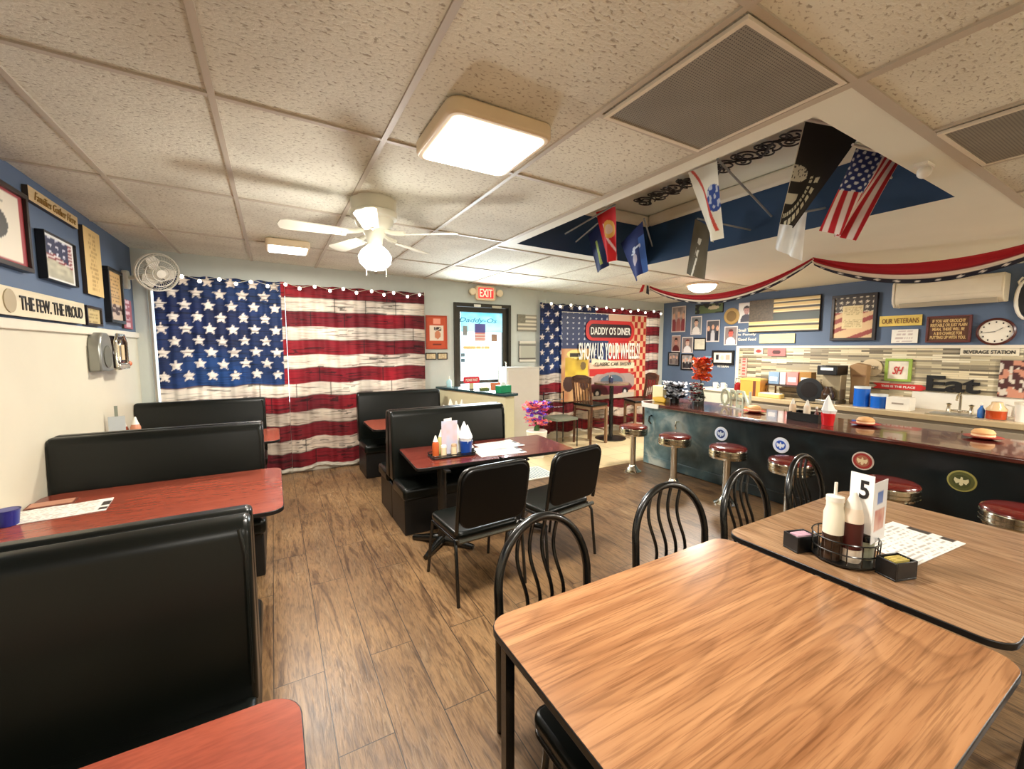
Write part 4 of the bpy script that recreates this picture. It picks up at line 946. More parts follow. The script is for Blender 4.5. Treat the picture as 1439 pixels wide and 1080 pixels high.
# coffee maker
t = thing('coffee_maker', 'tall coffee maker with black hopper and beige body', 'coffee maker', (7.22, 3.04, ZB))
obj('base', bx(-.17, .17, -.13, .13, 0, .05), STEEL, t, bevel=.006); obj('body', bx(-.02, .17, -.12, .12, .05, .42), mat('beige_metal', (.66, .60, .48), .3, metal=.4), t, bevel=.01)
obj('brew_head', bx(-.17, .17, -.13, .13, .42, .56), BLACK, t, bevel=.01); obj('maker_label', bx(-.174, -.17, -.08, .08, .49, .53), PAPER, t)
obj('carafe', lathe(B(), [(.07, .05), (.09, .09), (.085, .16), (.05, .22), (.05, .25)], (-.09, 0, 0), 20), mat('dark_carafe', (.22, .16, .12), .1), t, smooth=True)
simple('paper_sack', 'tan paper sack between coffee maker and blue canisters', 'sack', (7.45, 2.77, ZB), [('sack', prism(B(), [(-.11, 0), (.11, 0), (.10, .30), (.13, .56), (.04, .60), (-.09, .57), (-.08, .3)], -.07, .07, 'x'), mat('tan_sack', (.60, .47, .32), .7), {'bevel': .015}), ('fold_band', bx(-.075, -.071, -.08, .08, .40, .43), mat('sack_band', (.5, .36, .24), .7))])
for (y, r, h, lb) in ((2.655, .09, .25, 'taller'), (2.46, .09, .16, 'shorter')):
    simple('blue_canister', lb+' bright blue canister with pale lid on the back counter', 'canister', (7.2, y, ZB), [('tub', lathe(B(), [(r, 0), (r, h)], seg=24), mat('bright_blue', (.05, .36, .74), .3), SM), ('lid', lathe(B(), [(r*1.04, h), (r*1.04, h+.03)], seg=24), mat('pale_lid', (.82, .84, .84), .4), SM)], group='blue canisters')
simple('napkin_box', 'white carton with faint print beside the blue canisters', 'box', (7.2, 2.23, ZB), [('box', bx(-.1, .1, -.12, .12, 0, .17), WHITE, {'bevel': .004}), ('print_line', bx(-.103, -.1, -.06, .06, .08, .10), mat('faint_ink', (.6, .55, .5), .5))])
t = thing('sink_tap', 'chrome bridge tap over the back counter sink', 'tap', (7.47, 1.74, ZB))
obj('spout', tube(B(), [(0, 0, 0), (0, 0, .20), (-.03, 0, .25), (-.12, 0, .22), (-.14, 0, .17)], .014), CHROME, t, smooth=True)
for s in (-1, 1): obj('handle', lathe(B(), [(.03, 0), (.02, .04), (.015, .09), (.03, .11), (.01, .12)], (0, s*.1, 0), 14), CHROME, t, smooth=True)
obj('bridge', tube(B(), [(0, -.1, .03), (0, .1, .03)], .013), CHROME, t, smooth=True)
simple('wash_basin', 'steel drop in sink on the back counter', 'sink', (7.22, 1.74, ZB), [('rim', prism(B(), rr(-.15, .15, -.22, .22, .04), 0, .012), STEEL, {'bevel': .003}), ('bowl', prism(B(), rr(-.12, .12, -.19, .19, .04), .012, .014), mat('bowl_grey', (.42, .4, .36), .3, metal=.5))])
simple('soap_bottle', 'small blue spray bottle near the sink', 'bottle', (7.2, 1.50, ZB), [('bottle', lathe(B(), [(.03, 0), (.032, .09), (.012, .13), (.012, .15)], seg=14), mat('blue_liquid', (.16, .40, .70), .2), SM), ('sprayer', bx(-.045, .015, -.01, .01, .15, .175), WHITE)])
simple('tea_pitcher', 'clear pitcher half full of amber orange tea', 'pitcher', (7.2, 1.38, ZB), [('tea', lathe(B(), [(.082, .004), (.085, .10)], seg=24), mat('amber_tea', (.68, .27, .13), .1), SM), ('jug', lathe(B(), [(.085, .101), (.086, .12), (.05, .17), (.045, .20)], seg=24), mat('jug_plastic', (.84, .72, .55), .1), SM), ('handle', tube(B(), [(0, -.06, .18), (0, -.12, .16), (0, -.12, .05), (0, -.085, .03)], .009, 8), WHITE, SM)])
for i, (y, h) in enumerate(((1.19, .22), (1.04, .38))):
    simple('white_tub', ('shorter' if i == 0 else 'taller')+' white plastic tub at the right end of the view', 'tub', (7.2, y, ZB), [('tub', lathe(B(), [(.055, 0), (.062, h-.03)], seg=24), WHITE, SM), ('lid', lathe(B(), [(.066, h-.03), (.066, h)], seg=24), TRIM, SM)], group='white tubs')

# bar wall hangings  (u = -y)
def R(name, label, cat, yl, yr, z0, z1, fn, **k): return picture(name, label, cat, 'R', -yl, -yr, z0, z1, fn, **k)
gp = 'photos on the blue wall above the bar end'
R('photo_print', 'tall pinkish photo nearest the far corner of the blue wall', 'photo', 6.32, 5.96, 2.09, 2.64, group_photo((.75, .66, .62), [(.5, .22, .24), (.6, .35, .33)]), depth=.01, group=gp)
R('fish_plaque', 'dark wide camouflage plaque with a pale fish', 'plaque', 5.72, 5.11, 2.44, 2.63, lambda u, v: (.76, .70, .58) if ((u-.68)/.2)**2+((v-.55)/.2)**2 < 1 else ((.34, .40, .26) if vn(u*9, v*4) > .5 else (.10, .12, .10)), depth=.03)
R('photo_print', 'photo of a pale figure below the fish plaque', 'photo', 5.83, 5.57, 2.02, 2.40, person_photo((.45, .48, .5), (.8, .66, .58), (.86, .84, .82)), depth=.01, group=gp)
R('photo_print', 'dark photo of two people right of the pale figure', 'photo', 5.46, 5.17, 1.87, 2.30, group_photo((.3, .3, .32), [(.14, .15, .2), (.7, .7, .72)]), depth=.01, group=gp)
t = wallthing('round_plaque', 'round tan medallion above the red faced photo', 'plaque', 'R', -4.93, 2.35, .002)
obj('disc', lathe(B(), [(.155, 0), (.155, -.02), (.14, -.028)], seg=32, axis='y'), mat('tan_disc', (.66, .54, .32), .5), t); obj('inner_relief', lathe(B(), [(.10, -.028), (.095, -.035)], seg=24, axis='y'), mat('brown_disc', (.48, .38, .22), .5), t)
R('photo_print', 'photo of a person in sunglasses and dark cap', 'photo', 4.90-.10, 4.49, 2.21, 2.58, person_photo((.85, .84, .82), (.72, .55, .52), (.3, .3, .34), (.25, .22, .22)), depth=.01, group=gp)
R('photo_print', 'portrait photo with a bright red face and white collar', 'photo', 5.07, 4.80, 1.80, 2.16, person_photo((.50, .45, .44), (.86, .38, .33), (.9, .88, .88), (.35, .16, .14)), depth=.01, group=gp)
t = wallthing('wall_lettering', 'three lines of white lettering beside the red faced photo', 'lettering', 'R', -4.62, 1.88, .002)
for k, s in enumerate(('Small Town', 'is Family', 'Good Food')): text('lettering', s, WHITE, t, -.17, .17, .17-.085*k, .225-.085*k, -.004, bold=.015)
R('photo_print', 'brown photo of a person in the left photo column', 'photo', 6.30, 6.07, 1.66, 2.02, person_photo((.62, .5, .46), (.72, .5, .44), (.36, .14, .14)), depth=.01, group=gp)
R('photo_print', 'photo of a person in white left of the flower arrangement', 'photo', 6.03, 5.76, 1.64, 1.98, person_photo((.45, .42, .42), (.78, .66, .6), (.85, .85, .86), (.4, .15, .15)), depth=.01, group=gp)
R('photo_print', 'pale framed photo above the orange flowers', 'photo', 5.74, 5.46, 1.70, 1.95, flat((.82, .80, .72)), frame=BLACKFRAME, fw=.02, group=gp)
R('framed_photo', 'small dark framed picture low in the left photo column', 'picture', 6.38, 6.08, 1.36, 1.66, group_photo((.62, .56, .54), [(.4, .36, .36), (.5, .46, .44)]), frame=BLACKFRAME, fw=.03, group=gp)
R('framed_photo', 'framed dark picture behind the orange flowers', 'picture', 6.04, 5.74, 1.28, 1.62, group_photo((.8, .78, .76), [(.12, .12, .14), (.2, .2, .22)]), frame=BLACKFRAME, fw=.03, group=gp)
R('small_card', 'small light blue card right of the orange flowers', 'card', 5.46, 5.32, 1.38, 1.58, flat((.45, .66, .76)), depth=.008)
def meddisp(u, v):
    if .1 < u < .28 and .25 < v < .8: return (.12, .12, .15)
    if ((u-.48)/.1)**2+((v-.5)/.25)**2 < 1: return (.70, .72, .66)
    if .66 < u < .88 and .25 < v < .8: return (.78, .62, .55)
    return (.90, .87, .80)
t, w_, h_ = R('display_frame', 'black framed display with three small panels and letters below', 'picture', 5.30, 4.84, 1.42, 1.70, meddisp, frame=BLACKFRAME, fw=.04, depth=.04)
text('lettering', 'VETERAN', WHITE, t, -.12, .12, -.055, -.005, -.01, bold=.015)
def woodflag(u, v):
    if u < .37 and v > .33: return mixc((.30, .27, .22), (.42, .36, .30), vn(u*60, v*40))
    bands = [(.04, .15), (.22, .33), (.58, .68), (.74, .83), (.88, .97)]
    for a, b in bands:
        if a < v < b and (v < .4 or u > .37): return (.86, .74, .50) if v-a > .02 else (.98, .9, .7)
    if v < .55 and v > .33: return (.27, .30, .28)
    return (.24, .20, .15)
R('wooden_flag', 'large brown wooden flag with pale raised stripes above the bar', 'wall art', 4.57, 3.43, 2.03, 2.60, woodflag, depth=.05)
R('small_sign', 'small blank cream sign under the wooden flag', 'sign', 4.38, 3.79, 1.83, 1.99, flat((.90, .86, .62)), depth=.02)
def flagdoc(u, v):
    if .22 < u < .75 and .22 < v < .80: return doc((.86, .78, .58), (.6, .5, .32), 14, .05)((u-.22)/.53, (v-.22)/.58)
    if v > .62:
        i, j = u*6, v*8; return (.85, .8, .7) if star((i-round(i))*.5, (j-round(j))*.5, .22) else (.22, .17, .13)
    return (.56, .2, .15) if int(v*9-u*3) % 2 else (.84, .70, .52)
R('framed_print', 'dark framed flag print with parchment centre left of the air conditioner', 'picture', 3.27, 2.70, 1.86, 2.55, flagdoc, frame=DARKFRAME, fw=.04, depth=.05)
t, w_, h_ = R('yellow_sign', 'yellow wall sign with brown lettering below the air conditioner', 'sign', 2.67, 2.21, 2.055, 2.20, flat((.88, .76, .36)), depth=.02)
text('lettering', 'OUR VETERANS', mat('brown_ink', (.5, .34, .12), .5), t, -w_+.03, w_-.03, .035, .105, -.022, bold=.01)
t, w_, h_ = R('white_sign', 'small white sign under the yellow sign', 'sign', 2.52, 2.24, 1.815, 2.005, doc((.92, .90, .85), (.7, .62, .6), 4), depth=.02)
t, w_, h_ = R('wooden_sign', 'red brown framed sign with gold lines of text left of the clock', 'sign', 2.16, 1.74, 1.82, 2.165, flat((.36, .20, .09)), frame=mat('mahogany', (.36, .14, .11), .35), fw=.022, depth=.04)
text('lettering', 'IF YOU ARE GROUCHY\nIRRITABLE OR JUST PLAIN\nMEAN, THERE WILL BE\nA $10 CHARGE FOR\nPUTTING UP WITH YOU.', mat('pale_gold', (.90, .76, .50), .4), t, -w_+.04, w_-.04, .045, h_-.045, -.028, bold=.015)
# clock
t = wallthing('wall_clock', 'round white wall clock with brown rim above the backsplash', 'clock', 'R', -1.535, 1.945, .002)
obj('rim', lathe(B(), [(.165, 0), (.165, -.03), (.15, -.04), (.14, -.035), (.138, -.02)], seg=40, axis='y'), mat('brown_rim', (.30, .13, .11), .3), t, smooth=True)
obj('dial', lathe(B(), [(.14, -.02), (.139, -.024)], seg=40, axis='y'), mat('dial_cream', (.92, .89, .82), .4), t)
bm = B()
for k in range(12):
    a = 2*PI*k/12; prism(bm, [(.115*math.sin(a)+dx, .115*math.cos(a)+dz) for dx, dz in ((-.006, -.009), (.006, -.009), (.006, .009), (-.006, .009))], -.0275, -.0255, 'y')
obj('numerals', bm, INK, t)
obj('hour_hand', prism(B(), [(-.006, -.004), (.006, .004), (.062, .042), (.058, .048)], -.031, -.029, 'y'), INK, t)
obj('minute_hand', prism(B(), [(0, -.004), (0, .004), (-.11, -.008), (-.11, -.012)], -.034, -.032, 'y'), INK, t)
# air conditioner
t = thing('air_conditioner', 'white wall mounted split air conditioner on the blue wall', 'air conditioner', (XR-.002, 1.93, 2.30))
pr = [(0, 0), (-.16, 0), (-.22, .05), (-.235, .10), (-.235, .30), (-.21, .33), (0, .33)]
obj('casing', prism(B(), pr, -.47, .52, 'y'), mat('ac_white', (.90, .86, .77), .3), t, bevel=.012, bseg=3)
obj('front_panel', bx(-.245, -.235, -.45, .50, .11, .29), mat('ac_white', (.9, .86, .77)), t, bevel=.004)
obj('air_flap', prism(B(), [(-.165, -.006), (-.225, .045), (-.232, .04), (-.17, -.012)], -.42, .47, 'y'), mat('ac_flap', (.72, .69, .62), .4), t)
obj('end_cap', prism(B(), [(p[0]*1.04, p[1]*1.02-.003) for p in pr], .521, .55, 'y'), WHITE, t, bevel=.01)
for b_ in bpy.data.objects:
    pass
t = thing('wall_ornament', 'black oval wall ornament with white crescent right of the air conditioner', 'ornament', (XR-.002, 1.30, 2.10), -PI/2)
obj('oval', prism(B(), circ(0, .24, .09, 28, .22), -.02, 0, 'y'), BLACK, t, bevel=.004)
obj('crescent', tube(B(), [(.10*math.cos(a/10), -.025, .22+.24*math.sin(a/10)) for a in range(-52, -6, 3)], [.006+.012*math.sin(PI*k/15) for k in range(16)], 8), WHITE, t, smooth=True)
obj('upper_crescent', tube(B(), [(-.07, -.025, .36), (-.09, -.025, .42), (-.06, -.025, .47)], .012, 8), WHITE, t, smooth=True)
# backsplash signs
t, w_, h_ = R('beverage_sign', 'white beverage station street style sign on the mosaic', 'sign', 1.82, 1.33, 1.655, 1.742, flat((.90, .86, .76)), depth=.01, off=.017)
text('lettering', 'BEVERAGE STATION', INK, t, -w_+.03, w_-.03, .022, .066, -.012, bold=.015)
t, w_, h_ = R('framed_sign', 'green bordered sign with red script letters on the mosaic', 'sign', 2.56, 2.27, 1.28, 1.60, flat((.90, .86, .78)), frame=mat('lime_border', (.56, .66, .26), .4), fw=.035, depth=.03, off=.017)
text('lettering', 'SH', mat('red_script', (.75, .22, .2), .4), t, -.06, .06, .10, .21, -.022, shear=.4, bold=.02)
t = wallthing('arrow_sign', 'red arrow shaped sign below the green bordered sign', 'sign', 'R', -2.42, 1.165, .017)
obj('arrow', prism(B(), [(-.27, .0), (.26, .0), (.33, .04), (.26, .08), (-.27, .08), (-.22, .04)], -.012, 0, 'y'), mat('sign_red', (.76, .14, .12), .4), t)
text('lettering', 'THIS IS THE PLACE', WHITE, t, -.17, .2, .025, .055, -.014, bold=.02)
t = wallthing('round_wall_plaque', 'round pale stone plaque with faint lettering on the mosaic', 'plaque', 'R', -2.72, 1.46, .017)
obj('disc', lathe(B(), [(.13, 0), (.13, -.015), (.12, -.02)], seg=32, axis='y'), mat('stone_disc', (.80, .72, .58), .6), t); text('lettering', 'WELCOME', mat('grey_ink', (.5, .45, .38), .5), t, -.09, .09, -.02, .03, -.022)
t = wallthing('eat_letters', 'large black word Eat standing on the backsplash ledge', 'sign', 'R', -1.86, 1.175, .019)
text('lettering', 'Eat', BLACK, t, -.25, .25, .0, .21, -.015, ext=.012, bold=.03)
R('collage_print', 'dark red collage poster at the right edge of the mosaic', 'poster', 1.47, 1.05, 1.16, 1.60, lambda u, v: (.76, .52, .42) if vn(u*9, v*11) > .62 else ((.80, .76, .7) if vn(u*14+5, v*9) > .68 else (.28, .12, .11)), depth=.02, off=.017)
R('small_sign', 'pink and grey round symbol card on the mosaic top left', 'card', 4.46, 4.30, 1.64, 1.76-.02, lambda u, v: (.62, .22, .2) if (u-.5)**2+(v-.5)**2 < .09 else (.84, .78, .72), depth=.01, off=.017)
R('small_sign', 'pink rectangular card with dark centre on the mosaic', 'card', 4.22, 3.92, 1.61, 1.74, lambda u, v: (.32, .2, .2) if ((u-.5)/.25)**2+((v-.5)/.3)**2 < 1 else (.80, .45, .44), depth=.01, off=.017)
R('vertical_sign', 'narrow pink vertical sign at the left end of the mosaic', 'sign', 4.70, 4.58, 1.22, 1.56, lambda u, v: (.66, .2, .18) if (v*6) % 1 > .5 and .25 < u < .75 else (.86, .62, .56), depth=.01, off=.017)
# ------------------------------------------------------------------ things on the bar top
ZT = .931
t = thing('open_sign', 'white wire word OPEN standing on the bar top', 'sign', (5.46, 3.42, ZT), -PI/2-.25)
text('lettering', 'OPEN', mat('pale_green_metal', (.80, .82, .72), .4), t, -.26, .26, .012, .25, 0, ext=.012, bold=.01)
obj('base_bar', bx(-.26, .26, -.03, .03, 0, .012), WHITE, t)
def roll_plate(label, x, y):
    t = thing('roll_plate', label, 'plate', (x, y, ZT), 0, 'red plates with bread rolls')
    obj('plate', lathe(B(), [(.06, 0), (.125, .018), (.13, .022), (.06, .008)], seg=24), mat('red_plate', (.66, .14, .15), .3), t, smooth=True)
    return t
def roll(label, x, y):
    t = simple('bread_roll', label, 'bread roll', (x, y, ZT+.013), [('top_bun', lathe(B(), [(.075, .03), (.078, .045), (.06, .07), (.02, .08)], seg=20), mat('bun_tan', (.86, .66, .44), .6), SM), ('bottom_bun', lathe(B(), [(.06, 0), (.078, .015), (.075, .03)], seg=20), mat('bun_pale', (.92, .80, .62), .6), SM)], group='rolls on red plates')
for x, y, w_ in ((5.30, 3.06, 'right of the word OPEN'), (5.42, 1.95, 'in the middle of the bar top'), (5.55, 1.13, 'at the right end of the bar top')):
    roll_plate('red plate '+w_, x, y); roll('bread roll on the red plate '+w_, x, y)
# caddy on the bar
t = thing('condiment_caddy', 'black condiment caddy on the bar top', 'caddy', (5.25, 2.42, ZT))
bm = B(); box(bm, -.13, .13, -.16, .16, 0, .015)
for a in ((-.13, -.12, -.16, .16), (.12, .13, -.16, .16), (-.12, .12, -.16, -.15), (-.12, .12, .15, .16)): box(bm, *a, .015, .09)
obj('tray', bm, BLACK, t); obj('handle', tube(B(), [(0, -.14, .08), (0, -.14, .2), (0, .14, .2), (0, .14, .08)], .006, 6), BLACKMETAL, t, smooth=True)
def squeeze(label, x, y, z, c, s=1, grp='squeeze bottles'):
    simple('squeeze_bottle', label, 'squeeze bottle', (x, y, z), [('bottle', lathe(B(), [(.032*s, 0), (.034*s, .01), (.034*s, .13*s), (.026*s, .155*s)], seg=18), mat('sq'+str(c), c, .35), SM), ('nozzle', lathe(B(), [(.027*s, .155*s), (.02*s, .17*s), (.007*s, .215*s)], seg=14), WHITE, SM)], group=grp)
squeeze('left cream squeeze bottle in the bar caddy', 5.24, 2.58, ZT+.016, (.90, .78, .64)); squeeze('right cream squeeze bottle in the bar caddy', 5.24, 2.43, ZT+.016, (.92, .84, .74))
simple('hot_sauce_bottle', 'small dark brown sauce bottle in the bar caddy', 'bottle', (5.19, 2.31, ZT+.016), [('bottle', lathe(B(), [(.02, 0), (.022, .08), (.008, .11), (.008, .13)], seg=14), mat('sauce_brown', (.36, .12, .08), .2), SM), ('cap', lathe(B(), [(.011, .13), (.011, .155)], seg=12), WHITE, SM)])
def napcup(label, nlabel, x, y, z, c, s=1, cn='red_cup'):
    simple('napkin_cup', label, 'cup', (x, y, z), [('cup', lathe(B(), [(.05*s, 0), (.066*s, .13*s), (.06*s, .13*s), (.046*s, .01)], seg=24), mat(cn, c, .3), SM), ('base_ring', lathe(B(), [(.052*s, 0), (.053*s, .008)], seg=24), mat(cn, c, .3))])
    t = thing('paper_napkin', nlabel, 'napkin', (x, y, z+.02*s))
    for k, (dx, dy, h, r) in enumerate(((-.02, 0, .30, .3), (.02, .01, .26, 1.2), (.0, -.025, .22, 2.3))):
        bm = B(); n = 6
        for i in range(n):
            a0 = r+PI*i/n*2; pass
        lathe(bm, [(.02*s, 0), (.045*s, .12*s), (.055*s, .14*s), (.03*s, (h-.06)*s), (.004, h*s)], (dx*s, dy*s, 0), 7); obj('folded_sheet', bm, PAPER, t)
napcup('red napkin cup on the bar top', 'white napkins standing in the red cup', 5.10, 2.16, ZT, (.80, .08, .10))
# arrangements at the bar end
t = thing('cream_box', 'cream and yellow box at the far end of the bar', 'box', (5.16, 4.42, ZT)); obj('box', bx(-.08, .08, -.1, .1, 0, .24), mat('cream_card', (.92, .86, .66), .5), t, bevel=.004); obj('yellow_bow', prism(B(), [(-.16, 0), (.02, 0), (.08, .06), (-.02, .08), (-.12, .09), (-.18, .05)], -.12, -.085, 'x'), mat('yellow_ribbon', (.88, .68, .16), .5), t, bevel=.01)
def blobs(name, label, cat, loc, cols, n, rx, ry, z0, z1, r, stuffname, seed, base):
    t = thing(name, label, cat, loc); q = random.Random(seed)
    for nm, bm, m in base: obj(nm, bm, m, t, smooth=True)
    for ci, (c, pn) in enumerate(cols):
        bm = B()
        for k in range(n//len(cols)):
            a = q.random()*2*PI; d = math.sqrt(q.random()); z = z0+(z1-z0)*q.random()
            cx_, cy_ = rx*d*math.cos(a), ry*d*math.sin(a)
            for p in range(5):
                b = 2*PI*p/5+q.random(); rr_ = r*(.7+.6*q.random())
                v0 = bm.verts.new((cx_, cy_, z)); v1 = bm.verts.new((cx_+rr_*math.cos(b-.45), cy_+rr_*math.sin(b-.45), z+rr_*(q.random()-.3)))
                v2 = bm.verts.new((cx_+1.25*rr_*math.cos(b), cy_+1.25*rr_*math.sin(b), z+rr_*.5*(q.random()-.2))); v3 = bm.verts.new((cx_+rr_*math.cos(b+.45), cy_+rr_*math.sin(b+.45), z+rr_*(q.random()-.3)))
                bm.faces.new((v0, v1, v2, v3))
        o = obj(pn, bm, mat('petal'+str(c), c, .6), t); o['kind'] = 'stuff'
    return t
blobs('ribbon_centerpiece', 'black and white checked bow centrepiece on the bar end', 'centerpiece', (5.20, 4.20, ZT), [((.90, .90, .92), 'white_ribbon'), ((.86, .87, .90), 'silver_ribbon'), ((.05, .05, .06), 'black_ribbon')], 90, .10, .12, .07, .29, .06, 'r', 4, [('holder', lathe(B(), [(.06, 0), (.07, .08)], seg=16), BLACK)])
blobs('flower_centerpiece', 'tall orange flower centrepiece with black and white ribbons', 'centerpiece', (5.42, 3.93, ZT), [((.92, .42, .16), 'orange_flower'), ((.82, .24, .14), 'red_flower'), ((.90, .50, .30), 'coral_flower')], 75, .08, .09, .34, .66, .06, 'f', 9, [('vase', lathe(B(), [(.05, 0), (.06, .1), (.03, .24), (.04, .28)], seg=16), mat('checked_vase', (.30, .34, .32), .4)), ('stem', tube(B(), [(0, 0, .2), (0, 0, .5)], .01), BLACKMETAL)])
blobs('ribbon_bouquet', 'black and white ribbon cluster at the foot of the orange flowers', 'centerpiece', (5.20, 3.84, ZT), [((.88, .90, .88), 'white_ribbon'), ((.80, .84, .82), 'silver_ribbon'), ((.06, .07, .07), 'black_ribbon'), ((.66, .14, .14), 'red_ribbon')], 76, .07, .09, .05, .32, .04, 'r', 14, [('holder', lathe(B(), [(.05, 0), (.05, .06)], seg=16), BLACK)])

# ------------------------------------------------------------------ table-top things
def menu_paper(label, x, y, w_, h_, rot, z=.7515, ink=(.45, .42, .40)):
    t = thing('paper_menu', label, 'menu', (x, y, z), rot)
    def f(u, v):
        if u > .90 and .1 < v < .75: return (.25, .22, .2) if hsh(int(v*14), 3) > .3 else (.9, .88, .84)
        k = v*13
        if .3 < k % 1 < .75 and .06 < u < .86 and hsh(int(u*40), int(k)) > .45: return mixc((.93, .91, .87), ink, .5)
        return (.93, .91, .87)
    n = painted('sheet', lambda u, v: ((u-.5)*w_, (v-.5)*h_, .0012+.002*math.sin(u*5)**2), f, 70, 50, PRINT, t)
    obj('back_sheet', bx(-w_/2, w_/2, -h_/2, h_/2, 0, .0008), PAPER, t)
    return t
menu_paper('white printed paper menu beside the caddy on the tan table', 2.80, .81, .50, .30, -.08)
menu_paper('white printed paper menu on the cherry table', -1.17, 3.53, .44, .27, .10)
m1 = menu_paper('white paper menu lying left on the maroon tables', 1.87, 3.56, .46, .36, R3-.05, ink=(.55, .6, .7))
menu_paper('white paper menu overlapping toward the seam of the maroon tables', 1.98, 3.74, .44, .30, R3+.1, z=.756, ink=(.7, .55, .6))
simple('menu_holder', 'flat brown leather menu folder on the cherry table', 'folder', (-1.28, 3.72, .7515), [('cover', bx(-.10, .12, -.06, .06, 0, .008), mat('brown_leather', (.42, .22, .16), .5)), ('page', bx(-.09, .11, -.05, .05, .008, .010), mat('tan_page', (.7, .5, .4), .6))], .1)
simple('blue_caddy', 'blue plastic cup at the wall end of the cherry table', 'cup', (-1.34, 3.40, .7515), [('cup', lathe(B(), [(.04, 0), (.05, .09), (.045, .09), (.036, .01)], seg=20), mat('royal_blue', (.12, .16, .50), .3), SM), ('rim', lathe(B(), [(.051, .082), (.053, .09)], seg=20), mat('royal_blue', (.1, .14, .55)), SM)])
# round carousel on the tan oak table
CXY = (2.32, .88)
def carousel():
    t = thing('condiment_carousel', 'round black wire condiment holder on the tan oak table', 'caddy', (CXY[0], CXY[1], .751))
    obj('base_plate', lathe(B(), [(.10, 0), (.115, .008), (.115, .014)], seg=28), BLACK, t, smooth=True)
    bm = B()
    for z in (.05, .09): tube(bm, [(.115*math.cos(2*PI*k/28), .115*math.sin(2*PI*k/28), z) for k in range(28)], .003, 5, True)
    for k in range(14): a = 2*PI*k/14; tube(bm, [(.112*math.cos(a), .112*math.sin(a), .012), (.115*math.cos(a), .115*math.sin(a), .09)], .0025, 5)
    obj('wire_rim', bm, BLACKMETAL, t, smooth=True)
carousel()
zc_ = .766
simple('ketchup_bottle', 'large pale squeeze bottle with dark red label in the carousel', 'squeeze bottle', (2.29, .845, zc_), [('bottle', lathe(B(), [(.034, 0), (.037, .01), (.037, .15), (.03, .175)], seg=24), mat('bottle_cream', (.90, .84, .76), .3), SM), ('label', lathe(B(), [(.0376, .045), (.0376, .13)], seg=24), mat('dark_red_label', (.26, .06, .05), .4), SM), ('cap', lathe(B(), [(.03, .175), (.026, .19), (.008, .225)], seg=18), WHITE, SM)])
simple('syrup_bottle', 'pale bottle with dark syrup in its lower half in the carousel', 'bottle', (2.245, .90, zc_), [('syrup', lathe(B(), [(.036, 0), (.037, .085)], seg=24), mat('syrup_dark', (.20, .14, .10), .12), SM), ('upper_bottle', lathe(B(), [(.037, .085), (.037, .15), (.03, .17), (.03, .19)], seg=24), mat('milky_plastic', (.90, .88, .80), .3), SM), ('lid', lathe(B(), [(.032, .19), (.032, .205), (.006, .21), (.006, .25)], seg=18), WHITE, SM)])
simple('sugar_jar', 'short pale jar at the right of the carousel', 'jar', (2.375, .82, zc_), [('jar', lathe(B(), [(.028, 0), (.03, .06)], seg=20), mat('jar_green', (.66, .66, .56), .2), SM), ('lid', lathe(B(), [(.031, .06), (.031, .075), (.02, .08)], seg=20), BLACKMETAL, SM)])
simple('salt_shaker', 'glass shaker with metal cap in the carousel', 'shaker', (2.375, .905, zc_), [('glass_body', lathe(B(), [(.02, 0), (.022, .06)], seg=12), mat('shaker_glass', (.80, .78, .74), .15)), ('cap', lathe(B(), [(.02, .06), (.012, .08)], seg=12), CHROME, SM)])
def tent(label, loc, rot, w_, h_, fn1, num, nl=(-.012, .022, 0), nr=.5):
    t = thing('table_card', label, 'table card', loc, rot)
    painted('picture_card', lambda u, v: ((u-.5)*w_, -.004, v*h_), fn1, 24, 34, GLOSSPRINT, t, thick=.003, side=(.9, .9, .9))
    o = obj('number_card', bx(-w_*.28, w_*.36, 0, .003, .03, h_*1.06), PAPER, t, nl, (0, 0, nr))
    text('lettering', num, INK, o, -w_*.02, w_*.24, h_*.66, h_*.96, -.001, ext=.001, bold=.02)
def cardpic(u, v):
    if .25 < u < .7 and .62 < v < .85: return (.42, .52, .74)
    if .15 < u < .85 and .18 < v < .55: return mixc((.70, .42, .36), (.82, .66, .58), vn(u*8, v*8))
    return (.88, .88, .88)
for nm_ in ('ketchup_bottle', 'syrup_bottle', 'sugar_jar', 'salt_shaker'):
    bpy.data.objects[nm_].scale = (1.12, 1.12, 1.45)
bpy.data.objects['condiment_carousel'].scale = (1.12, 1.12, 1.3)
tent('photo menu card and number card in the carousel on the tan table', (2.40, .79, zc_+.09), .02, .15, .285, cardpic, '5', (-.085, .045, .02), -1.75)
def packets(label, x, y, rot, c, lb):
    t = thing('packet_holder', label, 'packet holder', (x, y, .751), rot, 'black packet holders')
    bm = B(); box(bm, -.05, .05, -.035, .035, 0, .006)
    for a in ((-.05, -.044, -.035, .035), (.044, .05, -.035, .035), (-.044, .044, -.035, -.029), (-.044, .044, .029, .035)): box(bm, *a, .006, .06)
    obj('holder', bm, BLACK, t, bevel=.002)
    t.scale = (1.2, 1.2, 1.35)
    for k in range(5):
        tt = tag(obj('sweetener_packet', bx(-.042, .042, -.0025, .0025, 0, .072), mat('packet'+lb, c, .5), None, (x, y, .76), (0, 0, rot)), lb+' sweetener packet in the '+('left' if c[2] > .6 else 'right')+' black holder', 'packet', lb+' sweetener packets')
        d_ = (k-2)*.0115; tt.location = (x-d_*math.sin(rot), y+d_*math.cos(rot), .759); tt.rotation_euler = (.10*(k-2)*.3, 0, rot)
packets('black packet holder left of the carousel with pink packets', 2.245, 1.035, -.3, (.86, .70, .76), 'pink'); packets('black packet holder right of the carousel with yellow packets', 2.34, .695, -.3, (.80, .72, .40), 'yellow')
